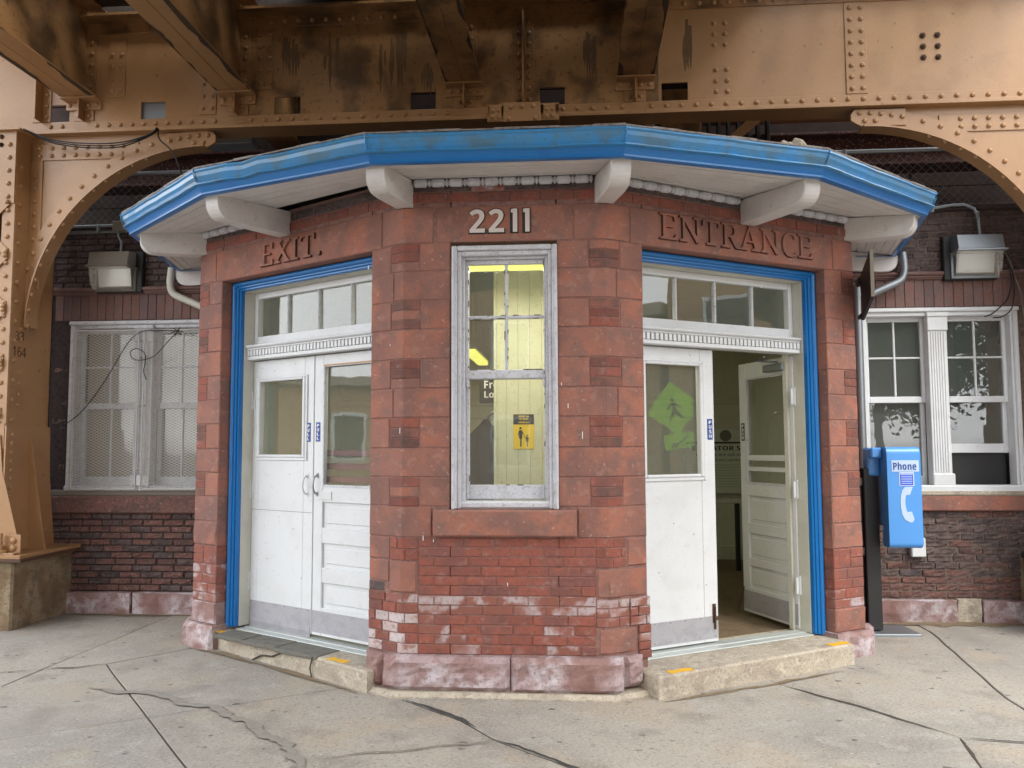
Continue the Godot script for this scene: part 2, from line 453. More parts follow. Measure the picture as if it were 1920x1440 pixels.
# a block of the bay's masonry from t0 to t1 along the wall
func block(t0: float, t1: float, y0: float, y1: float, dout := 0.0, din := -.12, bev := .006, rough := 0.0, ny := 1, col := Color.WHITE, m: MB = null) -> MB:
	if m == null: m = MB.new()
	m.col = col
	var ts := [t0, t0 + bev]
	if rough > 0.0:
		var nt := maxi(1, int((t1 - t0) / .07))
		for i in range(1, nt): ts.append(lerpf(t0 + bev, t1 - bev, float(i) / nt))
	for c in PT:
		if c > t0 + bev and c < t1 - bev: ts.append(c)
	ts.append(t1 - bev); ts.append(t1)
	ts.sort()
	var ys := [y0, y0 + bev]
	for i in range(1, ny): ys.append(lerpf(y0 + bev, y1 - bev, float(i) / ny))
	ys.append(y1 - bev); ys.append(y1)
	var grid := []
	for i in ts.size():
		var row := []
		for j in ys.size():
			var edge: bool = i == 0 or j == 0 or i == ts.size() - 1 or j == ys.size() - 1
			var d := dout - (bev if edge else 0.0)
			if rough > 0.0: d += rng.randf_range(-rough, rough * (.2 if edge else 1.0))
			row.append(wp(ts[i], d, ys[j]))
		grid.append(row)
	for i in ts.size() - 1:
		for j in ys.size() - 1:
			m.quad(grid[i][j], grid[i + 1][j], grid[i + 1][j + 1], grid[i][j + 1])
	var nl := ys.size() - 1
	for i in ts.size() - 1:
		var a0 := wp(ts[i], din, y1); var a1 := wp(ts[i + 1], din, y1)
		m.quad(grid[i][nl], grid[i + 1][nl], a1, a0)
		var b0 := wp(ts[i], din, y0); var b1 := wp(ts[i + 1], din, y0)
		m.quad(b0, b1, grid[i + 1][0], grid[i][0])
		m.quad(b1, b0, a0, a1)
	for j in nl:
		m.quad(wp(t0, din, ys[j]), grid[0][j], grid[0][j + 1], wp(t0, din, ys[j + 1]))
		var e := ts.size() - 1
		m.quad(grid[e][j], wp(t1, din, ys[j]), wp(t1, din, ys[j + 1]), grid[e][j + 1])
	return m

# ---------------------------------------------------------------- ready
func _ready() -> void:
	rng.seed = 2211
	var cam := Camera3D.new()
	cam.name = "camera"
	cam.fov = 49.35
	cam.near = .05
	cam.far = 800.0
	cam.transform = Transform3D(Basis(Vector3.UP, .077) * Basis(Vector3.RIGHT, .0755) * Basis(Vector3.BACK, -.004), Vector3(.452, 1.5, 5.185))
	add_child(cam)
	var env := Environment.new()
	env.background_mode = Environment.BG_SKY
	var sky := Sky.new()
	var sm := ProceduralSkyMaterial.new()
	sm.sky_top_color = Color(.85, .868, .885)
	sm.sky_horizon_color = Color(.94, .945, .95)
	sm.sky_curve = .2
	sm.ground_bottom_color = Color(.4, .39, .37)
	sm.ground_horizon_color = Color(.75, .75, .75)
	sm.sky_energy_multiplier = 1.0
	sm.use_debanding = false
	sky.sky_material = sm
	env.sky = sky
	env.tonemap_mode = Environment.TONE_MAPPER_LINEAR
	env.tonemap_exposure = 5.7
	env.sdfgi_enabled = true
	env.ssao_enabled = true
	env.ssil_enabled = true
	var we := WorldEnvironment.new()
	we.name = "world_environment"
	we.environment = env
	add_child(we)
	var sun := DirectionalLight3D.new()
	sun.name = "sun"
	sun.light_energy = .18
	sun.light_color = Color(1, .985, .96)
	sun.light_angular_distance = 20.0
	sun.shadow_enabled = true
	sun.rotation_degrees = Vector3(-48, 38, 0)
	add_child(sun)

	make_materials()
	make_path()
	build_ground()
	build_hall()
	build_canopy()
	build_doors()
	build_window()
	build_interior()
	build_side_wall(-1)
	build_side_wall(1)
	build_upper()
	build_girder()
	build_columns()
	build_deck()
	build_street()
	build_small_things()

# ---------------------------------------------------------------- ground
func build_ground() -> void:
	var g := put("ground", bx(Vector3(-260, -.6, -260), Vector3(260, -.13, 260)).mesh(), M["asphalt"])
	tag(g, "", "", "", "structure")
	var w := Node3D.new()
	w.name = "sidewalk"
	add_child(w)
	tag(w, "", "", "", "structure")
	obj("joint_bed", bx(Vector3(-14, -.12, -6), Vector3(14, -.0035, 6.4)), M["joint_dirt"], w)
	obj("kerb", bx(Vector3(-14, -.12, 6.4), Vector3(14, .0, 6.58), .012), M["concrete_step"], w)
	var slabs := [
		[[-9, -2.45], [-3.2, -2.45], [-3.2, .02], [-9, .3]],
		[[-3.2, -2.45], [-2.2, -2.45], [-2.4, -1.1], [-2.84, -.55], [-3.2, -.37]],
		[[-2.84, -.55], [-2.4, -1.1], [-.5, -1.1], [-.5, -.44], [-1.03, -.08], [-1.96, .55]],
		[[-3.2, .02], [-3.2, -.37], [-2.84, -.55], [-1.96, .55], [-2.54, .95], [-4.5, 2.29], [-9, 2.3], [-9, .3]],
		[[-4.5, 2.29], [-1.96, .55], [-1.395, 1.256], [.6, 3.75], [.6, 6.4], [-9, 6.4], [-9, 2.3]],
		[[-1.96, .55], [-1.03, -.08], [-.5, -.44], [-.53, .06], [-.6, .136], [-.2, .49], [.02, .79], [.42, 1.135], [1.9, 2.55], [.6, 3.75], [-1.395, 1.256]],
		[[-.6, .136], [-.5, -.44], [.0, -.6], [1.6, -.6], [1.72, -.31], [2.05, .1], [2.397, .609], [2.317, 1.008], [2.1, 2.2], [1.9, 2.55], [.42, 1.135], [.02, .79], [-.2, .49]],
		[[1.72, -.31], [1.6, -.6], [2.1, -1.2], [2.55, -2.45], [3.28, -2.45], [3.28, -1.93], [2.98, -.11], [2.97, .3], [2.75, .68], [2.397, .609], [2.05, .1]],
		[[3.28, -2.45], [9, -2.45], [9, 1.8], [2.75, .68], [2.97, .3], [2.98, -.11], [3.28, -1.93]],
		[[2.397, .609], [2.75, .68], [9, 1.8], [9, 6.4], [.6, 6.4], [.6, 3.75], [1.9, 2.55], [2.1, 2.2], [2.317, 1.008]]]
	var k := 0
	for s in slabs:
		var pts := PackedVector2Array()
		# fine wobble along the edges so that joints are not ruled lines
		for i in s.size():
			var a = Vector2(s[i][0], -s[i][1]); var j: int = (i + 1) % s.size()
			var b = Vector2(s[j][0], -s[j][1])
			var n := maxi(1, int((b - a).length() / .22))
			for q in n:
				var p := a.lerp(b, float(q) / n)
				if q > 0 and absf(p.x) < 4.5:
					var h := sin(p.x * 17.0 + p.y * 9.0) * .004 + sin(p.x * 41.0 - p.y * 33.0) * .003
					p += (b - a).orthogonal().normalized() * h * (1.0 if a < b else -1.0)
				pts.append(p)
		if Geometry2D.is_polygon_clockwise(pts): pts.reverse()
		var small := Geometry2D.offset_polygon(pts, -.0055)
		if small.is_empty(): continue
		var m := MB.new()
		m.col = tone(.045, .012)
		m.xf = Transform3D(Basis(Vector3.RIGHT, -PI / 2), Vector3(0, [0, .002, 0, 0, .001, .0, .004, .0, .003, .001][k], 0))
		m.prism(small[0], -.10, 0.0, .003)
		obj("slab", m, M["pavement"], w)
		k += 1
	# thick sealant in the joint that leaves the window bay, crack in the slab before it
	strip_on_ground("sealant_line", [[-.58, .16], [-.38, .32], [-.21, .47], [-.1, .62]], .018, M["sealant"], w)
	strip_on_ground("sealant_line", [[.0, .79], [.14, .88], [.27, 1.0], [.42, 1.14], [.8, 1.5]], .010, M["sealant"], w)
	strip_on_ground("crack", [[-.8, 1.115], [-.6, 1.02], [-.42, .99], [-.25, .9], [-.1, .87], [.02, .8]], .006, M["putty"], w)
	strip_on_ground("crack", [[-3.6, -.2], [-3.35, -.3], [-3.2, -.37]], .006, M["joint_dirt"], w)
	strip_on_ground("crack", [[-2.84, -.55], [-3.0, -.42], [-3.2, -.4]], .009, M["joint_dirt"], w)
	strip_on_ground("joint_line", [[1.72, -.30], [1.88, -.09], [2.05, .1], [2.22, .36], [2.397, .609]], .011, M["joint_dirt"], w)
	strip_on_ground("joint_line", [[2.397, .609], [2.36, .8], [2.317, 1.008]], .008, M["joint_dirt"], w)
	strip_on_ground("joint_line", [[2.397, .609], [2.55, .64], [2.685, .66], [3.2, .77]], .007, M["joint_dirt"], w)
	strip_on_ground("dirt_shade_line", [[2.95, -2.2], [3.3, -2.21], [3.7, -2.22], [4.1, -2.23], [4.5, -2.22]], .075, M["dirt"], w, .6)  # ochre dirt along the bases, laid also as ground shading there
	strip_on_ground("dirt_shade_line", [[.95, .10], [1.3, -.1], [1.7, -.33], [2.2, -.67]], .02, M["dirt"], w, .7)
	strip_on_ground("dirt_shade_line", [[-2.5, -1.05], [-2.1, -.83], [-1.5, -.42], [-.9, .04]], .022, M["dirt"], w, .8)
	strip_on_ground("dirt_shade_line", [[-4.2, -2.2], [-3.6, -2.21], [-2.9, -2.2]], .04, M["dirt"], w, .7)
	# old patched streaks that cross the left slabs
	strip_on_ground("tar_stain", [[-2.62, .02], [-2.36, .12], [-2.18, .1], [-1.98, .2], [-1.86, .33], [-1.66, .35], [-1.52, .52], [-1.36, .60], [-1.2, .82], [-1.05, .9], [-.92, 1.1], [-.8, 1.3]], .03, M["damp"] if M.has("damp") else mat("damp", mottle(256, Color(.53, .505, .47), [[8, 201, .5, .8, Color(.47, .45, .42), .6], [40, 202, .6, .8, Color(.58, .555, .52), .5]], .08, 31), .6, .9), w, .5)

func strip_on_ground(called: String, line: Array, half: float, m: Material, parent: Node3D, ragged := .35) -> void:
	var mb := MB.new()
	var fine := []
	for i in line.size() - 1:
		for q in 5:
			fine.append(Vector2(line[i][0], line[i][1]).lerp(Vector2(line[i + 1][0], line[i + 1][1]), q / 5.0))
	fine.append(Vector2(line[-1][0], line[-1][1]))
	var L := []; var R := []
	for i in fine.size():
		var d: Vector2 = (fine[mini(i + 1, fine.size() - 1)] - fine[maxi(i - 1, 0)]).normalized().orthogonal()
		var c: Vector2 = fine[i] + d * rng.randf_range(-.3, .3) * half
		var taper := clampf(minf(i, fine.size() - 1 - i) / 4.0, .15, 1.0)
		L.append(c + d * half * taper * (1.0 + rng.randf_range(-ragged, ragged)))
		R.append(c - d * half * taper * (1.0 + rng.randf_range(-ragged, ragged)))
	var y := .0075
	for i in fine.size() - 1:
		var a := Vector3(L[i].x, y, L[i].y); var b := Vector3(R[i].x, y, R[i].y)
		var c2 := Vector3(R[i + 1].x, y, R[i + 1].y); var e := Vector3(L[i + 1].x, y, L[i + 1].y)
		var nn := (b - a).cross(c2 - a)
		if nn.y > 0: mb.quad(a, b, c2, e)
		else: mb.quad(e, c2, b, a)
	obj(called, mb, m, parent)

# ---------------------------------------------------------------- the entrance bay
var wall: Node3D
func add_block(kind: String, m: String, t0: float, t1: float, y0: float, y1: float, dout := 0.0, din := -.12, bev := .006, rough := 0.0, ny := 1, k := .08) -> void:
	var g := .0021
	obj(kind, block(t0 + g, t1 - g, y0 + g, y1 - g, dout + rng.randf_range(-.0015, .0015), din, bev, rough, ny, tone(k, .03)), M[m], wall)

func brick_run(m: String, t0: float, t1: float, y0: float, y1: float, rows: int, length: float, dout := 0.0, din := -.1, k := .14, salt := 0.0, salty := "brick_white") -> void:
	var h := (y1 - y0) / rows
	for r in rows:
		var t := t0
		var off := .5 if r % 2 else 1.0
		var first := true
		while t < t1 - .01:
			var l := length * (off if first else rng.randf_range(.93, 1.07))
			first = false
			var e := minf(t + l, t1)
			if t1 - e < length * .22: e = t1
			add_block("brick", salty if rng.randf() < salt else m, t, e, y0 + r * h, y0 + (r + 1) * h, dout + rng.randf_range(-.0025, .002), din, .0045, 0.0, 1, k)
			t = e

func build_hall() -> void:
	hall = thing("ticket_hall", "red sandstone corner entrance bay numbered 2211 with blue gutter and white soffit", "building")
	var core := MB.new()
	var d := -.0055
	for a in [[-.93, -.335, 0, 3.22], [.335, .93, 0, 3.22], [-.335, .335, 0, 1.10], [-.335, .335, 2.80, 3.22], [-4.06, -2.575, 0, 3.22], [2.575, 4.06, 0, 3.22], [-2.575, -.93, 2.80, 3.22], [.93, 2.575, 2.80, 3.22]]:
		block(a[0] + .004, a[1] - .004, a[2], a[3], d, -.35, .002, 0.0, 1, Color.WHITE, core)
	wall = obj("bay_wall", core, M["mortar"], hall)
	var C := [.943, 1.133, 1.315, 1.497, 1.687, 1.872, 2.057, 2.247, 2.431, 2.619, 2.798, 3.034]
	# piers beside the window: long stones wrapping the corner, and stones with a stack of bricks between them
	for s in [-1.0, 1.0]:
		for i in 10:
			var y0: float = C[i]; var y1: float = C[i + 1]
			var out := []
			if i % 2 == 0 or i == 0:
				out = [["stone_block", .335 if i > 0 else .45, .93]]
				if i in [4, 8]: out = [["stone_block", .335, .72], ["stone_block", .72, .93]]
			else:
				var c0 := .535 + rng.randf_range(-.006, .006); var c1 := .75 + rng.randf_range(-.008, .008)
				out = [["stone_block", .335, c0], ["brick", c0, c1], ["stone_block", c1, .93]]
			for o in out:
				var t0: float = o[1] * s; var t1: float = o[2] * s
				if t0 > t1: var q := t0; t0 = t1; t1 = q
				if o[0] == "brick":
					for b in 3: add_block("brick", ["brick_red", "brick_brown", "sandstone", "brick_brown", "brick_red"][rng.randi() % 5], t0, t1, lerpf(y0, y1, b / 3.0), lerpf(y0, y1, (b + 1) / 3.0), -.001, -.12, .004, 0.0, 1, .3)
				else: add_block("stone_block", "sandstone", t0, t1, y0, y1, 0.0, -.34 if o[2] > .9 else -.16, .006, .0015, 2, .1)
		# outer piers, wrapped round to the side
		for i in range(0, 10):
			var y0: float = C[i]; var y1: float = C[i + 1]
			var out := [[2.57, 3.02]] if i % 2 == 0 else [[2.57, 2.745]]
			for o in out:
				var a: float = o[0] * s; var b: float = o[1] * s
				add_block("stone_block", "sandstone", minf(a, b), maxf(a, b), y0, y1, 0.0, -.34, .006, .0015, 2, .08)
			if i % 2 == 1:
				var a: float = 2.745 * s; var b: float = 2.99 * s
				for q in 3: add_block("brick", ["brick_red", "brick_brown"][rng.randi() % 2], minf(a, b), maxf(a, b), lerpf(y0, y1, q / 3.0), lerpf(y0, y1, (q + 1) / 3.0), -.001, -.12, .004, 0.0, 1, .22)
		# lower outer pier
		var lo := [[2.57, 3.0, .76, .943, 1], [2.57, 2.74, .62, .76, 0], [2.74, 3.0, .62, .69, 0], [2.74, 3.0, .69, .76, 0], [2.57, 2.7, .545, .62, 0], [2.7, 3.0, .545, .62, 0], [2.57, 2.75, .475, .545, 0], [2.75, 3.0, .475, .545, 0], [2.57, 2.68, .405, .475, 2], [2.68, 3.0, .405, .475, 0], [2.57, 2.73, .34, .405, 2], [2.73, 3.0, .34, .405, 2], [2.57, 3.0, .17, .34, 1]]
		for o in lo:
			var a: float = o[0] * s; var b: float = o[1] * s
			var mm: String = ["brick_red", "sandstone", "brick_white"][o[4]]
			if s < 0: mm = "plinth" if o[4] == 1 and o[2] < .5 else ("brick_white" if o[2] < .6 else mm)
			add_block("stone_block" if o[4] == 1 else "brick", mm, minf(a, b), maxf(a, b), o[2], o[3], .004 if o[4] == 1 else 0.0, -.34, .01 if o[4] == 1 else .005, .004 if o[4] == 1 else 0.0, 2 if o[4] == 1 else 1, .12)
		add_block("plinth_stone", "plinth", minf(2.545 * s, 3.1 * s), maxf(2.545 * s, 3.1 * s), -.05, .175, .062, -.34, .025, .010, 3, .08)
		# stones of the lintel course
		add_block("stone_block", "sandstone", minf(s * .445, s * .83), maxf(s * .445, s * .83), 2.798, 3.034, 0.0, -.2, .006, .001, 2, .07)
		add_block("lintel_stone", "sandstone", minf(s * .83, s * 2.655), maxf(s * .83, s * 2.655), 2.79, 3.036, 0.0, -.34, .006, .0008, 2, .04)
		add_block("stone_block", "sandstone", minf(s * 2.655, s * 3.05), maxf(s * 2.655, s * 3.05), 2.798, 3.03, 0.0, -.34, .006, .001, 2, .06)
	add_block("lintel_stone", "sandstone", -.425, .445, 2.798, 3.034, -.001, -.2, .006, .0008, 2, .03)
	# two courses of ragged old bricks under the soffit
	brick_run("brick_red", -3.2, 3.2, 3.058, 3.125, 1, .205, .001, -.12, .25, .05)
	brick_run("brick_dark", -3.2, 3.2, 3.128, 3.20, 1, .21, -.001, -.12, .3, .06)
	# wall below the window
	add_block("window_sill", "sandstone", -.44, .45, .951, 1.118, .045, -.3, .01, .002, 2, .02)
	brick_run("brick_red", -.535, .56, .236 + .059 * 6, .943, 6, .2, 0, -.1, .12)
	brick_run("brick_red", -.535, .56, .236 + .059 * 4, .236 + .059 * 6, 2, .2, 0, -.1, .12, 1.0)
	brick_run("brick_red", -.535, .56, .236, .236 + .059 * 4, 4, .2, 0, -.1, .15, .25)
	add_block("brick", "brick_red", -.535, .0, .943 - .001, .951, -.004, -.1, .001)
	# left corner of the low wall
	add_block("stone_block", "sandstone", -.93, -.74, .80, .943, 0, -.34, .007, .002, 2)
	brick_run("brick_red", -.74, -.535, .80, .943, 2, .12, 0, -.12, .2)
	add_block("stone_block", "sandstone", -.745, -.54, .60, .80, .003, -.16, .012, .004, 2)
	add_block("stone_block", "sandstone", -.93, -.745, .66, .80, 0, -.34, .008, .002, 2)
	add_block("brick", "brick_dark", -.93, -.79, .60, .66, 0, -.34, .005)
	brick_run("brick_red", -.93, -.535, .54, .60, 1, .15, 0, -.3, .2, .3)
	brick_run("brick_red", -.93, -.535, .236, .54, 5, .125, .001, -.34, .2, .55, "brick_chalk")
	# right corner of the low wall
	brick_run("brick_red", .56, .77, .76, .943, 3, .11, 0, -.12, .2)
	add_block("stone_block", "sandstone", .77, .93, .76, .943, .004, -.34, .014, .004, 2)
	add_block("stone_block", "sandstone", .56, .93, .575, .76, .004, -.34, .014, .006, 3)
	brick_run("brick_white", .56, .79, .405, .575, 3, .15, 0, -.2, .12, .5)
	brick_run("brick_white", .79, .94, .405, .575, 3, .12, .012, -.34, .12, .5, "brick_chalk")
	add_block("stone_block", "sandstone", .565, .845, .236, .405, .002, -.2, .018, .004, 3)
	brick_run("brick_red", .85, .945, .20, .405, 4, .2, .012, -.34, .3, .4)
	# rock-faced plinth on a low concrete footing
	add_block("plinth_stone", "plinth", -.9, -.745, .03, .236, .075, -.34, .03, .0065, 5)
	add_block("plinth_stone", "plinth", -.742, .04, .03, .236, .082, -.3, .03, .0065, 5)
	add_block("plinth_stone", "plinth", .042, .705, .025, .238, .085, -.3, .03, .0065, 5)
	add_block("plinth_stone", "plinth", .708, .86, .05, .234, .065, -.34, .03, .0065, 5)
	obj("footing", block(-.96, .97, -.05, .034, .115, -.3, .022, .006, 1), M["concrete_step"], wall)
	# white drips and specks of paint
	var dm := MB.new()
	for q in [[-.955, 2.67, .03], [-.66, 1.59, .035], [.36, 1.88, .02], [.40, 1.74, .03], [.487, 1.55, .045], [-.93, 1.22, .04], [-.505, .925, .03], [-.44, .915, .018], [.02, .65, .022], [1.95, 2.6, .03], [-.75, 2.15, .012]]:
		block(q[0] - .0025, q[0] + .0025, q[1], q[1] + q[2], .0035, -.002, .0012, 0.0, 1, Color.WHITE, dm)
	obj("drip_marks", dm, M["sign_white"], wall).set_meta("kind", "stuff")
	# words on the stone
	var fe := face_xf(-1); var fn := face_xf(1)
	letters("EXIT.", "Droid Serif", Vector2(-.335, 2.838), Vector2(.33, 3.0), -.002, .021, M["sandstone"], wall, fe)
	letters("EXIT.", "Droid Serif", Vector2(-.3385, 2.8345), Vector2(.3335, 3.0015), -.002, .0195, M["letter_dirt_shade"], wall, fe)  # slightly larger dark copy paints dirt and shade onto the letter sides
	letters("ENTRANCE", "Droid Serif", Vector2(-.69, 2.846), Vector2(.685, 3.02), -.002, .021, M["sandstone"], wall, fn)
	letters("ENTRANCE", "Droid Serif", Vector2(-.693, 2.8425), Vector2(.688, 3.0215), -.002, .0195, M["letter_dirt_shade"], wall, fn)  # dark copy again, giving these letters dirty, shaded sides
	for i in 2:
		var x0 := -.214 + i * .122
		letters("2", "Droid Sans", Vector2(x0 - .007, 2.850), Vector2(x0 + .105, 3.012), -.001, .007, M["ink"], wall, Transform3D(), true)
		letters("2", "Droid Sans", Vector2(x0, 2.857), Vector2(x0 + .098, 3.006), -.001, .011, M["number_white"], wall, Transform3D(), true)
		var x1 := .062 + i * .078
		var one := MB.new(); one.box(Vector3(x1, 2.857, -.001), Vector3(x1 + .028, 3.006, .010))
		one.box(Vector3(x1 - .012, 2.982, -.001), Vector3(x1 + .002, 3.004, .0098))
		obj("lettering", one, M["number_white"], wall)
		var oo := MB.new(); oo.box(Vector3(x1 - .018, 2.850, -.001), Vector3(x1 + .034, 3.012, .006))
		obj("lettering", oo, M["ink"], wall)
	# doorsteps
	for s in [-1, 1]:
		var f := face_xf(s)
		var st := thing("door_step", "low worn concrete step under the EXIT doors, cracked and patched dark" if s < 0 else "low clean-edged concrete step under the ENTRANCE doors", "step", f)
		var m := MB.new()
		m.xf = Transform3D(Basis(Vector3.RIGHT, -PI / 2), Z)
		if s < 0: m.prism([Vector2(-1.10, .04), Vector2(-.4, -.02), Vector2(.2, -.055), Vector2(.95, -.13), Vector2(.95, .30), Vector2(.83, .40), Vector2(-.83, .40), Vector2(-.83, .06)], -.05, .13, .012)
		else: m.prism([Vector2(-.905, -.205), Vector2(.0, -.19), Vector2(.79, -.175), Vector2(.83, .0), Vector2(.83, .40), Vector2(-.83, .40), Vector2(-.905, .02)], -.05, .14, .012)
		obj("step_slab", m, M["concrete_step"], st)
		var yt := .13 if s < 0 else .14
		if s < 0:
			for q in [[-.72, -.4, -.02, .05], [-.38, -.02, .0, .07], [.0, .42, .005, .1]]:
				var pt := MB.new(); pt.xf = Transform3D(Basis(Vector3.UP, .05), Z); pt.col = tone(.1)
				pt.box(Vector3(q[0], yt - .02, -.14), Vector3(q[1], yt + .0035 + rng.randf() * .003, q[3]), .004)
				obj("dark_patch", pt, mat("patch", mottle(256, Color(.42, .41, .38), [[5, 205, .5, .8, Color(.34, .33, .31), .6], [40, 206, .6, .8, Color(.3, .29, .27), .5]], .08, 32), .5, .9) if not M.has("patch") else M["patch"], st)
			var ck := MB.new()
			ck.tube([Vector3(-.32, .0, .03), Vector3(-.2, .05, .042), Vector3(-.08, .06, .048), Vector3(.03, .1, .05), Vector3(.1, .131, .03)], .006, 5)
			obj("crack", ck, M["joint_dirt"], st)
			var ck2 := MB.new()
			ck2.tube([Vector3(.38, .0, .083), Vector3(.37, .06, .088), Vector3(.385, .13, .08)], .005, 5)
			obj("crack", ck2, M["joint_dirt"], st)
		var ym := MB.new()
		ym.xf = Transform3D(Basis(Vector3.RIGHT, -PI / 2), Vector3(0, yt + .0005, 0))
		for c in [[-.82, .0], [.5, .06]] if s < 0 else [[-.80, .175], [.60, .145]]:
			var z: float = -c[1] + .015
			ym.prism([Vector2(c[0], z - .03), Vector2(c[0] + .09, z - .02), Vector2(c[0] + .17, z - .035), Vector2(c[0] + .19, z + .02), Vector2(c[0] + .14, z + .035), Vector2(c[0] + .07, z + .022), Vector2(c[0] + .01, z + .04)], 0.0, .0022)
		obj("paint_mark", ym, M["yellow_paint"], st)
		var th := MB.new()
		th.box(Vector3(-.745, yt, -.30), Vector3(.745, yt + .014, -.20), .003)
		th.box(Vector3(-.745, yt, -.195), Vector3(.745, yt + .009, -.13), .003)
		obj("threshold", th, M["threshold_metal"], st)

func face_xf(s: int) -> Transform3D:   # frame of a door face: origin under the middle of its opening
	var c := wp(s * (.64 + 1.11), 0.0)
	return Transform3D(Basis(Vector3.UP, ANG * s), c)

# ---------------------------------------------------------------- canopy
func cpt(i: int) -> Vector3:   # outer top edge of the gutter in plan
	var a := [[-2.9, -2.315], [-3.32, -2.315]]
	for g in [-53.7, -32.2, -11.45, 11.45, 32.2, 53.7]: a.append([3.76 * sin(deg_to_rad(g)), 3.76 * cos(deg_to_rad(g)) - 3.116])
	a.append([3.32, -2.315]); a.append([2.9, -2.315])
	return Vector3(a[i][0], 0, a[i][1])

func cmit(i: int, d: float, y: float) -> Vector3:
	var n := []
	for k in [i - 1, i]:
		if k >= 0 and k < 9:
			var v := (cpt(k + 1) - cpt(k)).normalized()
			n.append(Vector3(-v.z, 0, v.x))
	var p := cpt(i)
	if n.size() == 1: p += n[0] * d
	else: p += (n[0] + n[1]) * (d / (1.0 + n[0].dot(n[1])))
	return p + Vector3(0, y, 0)

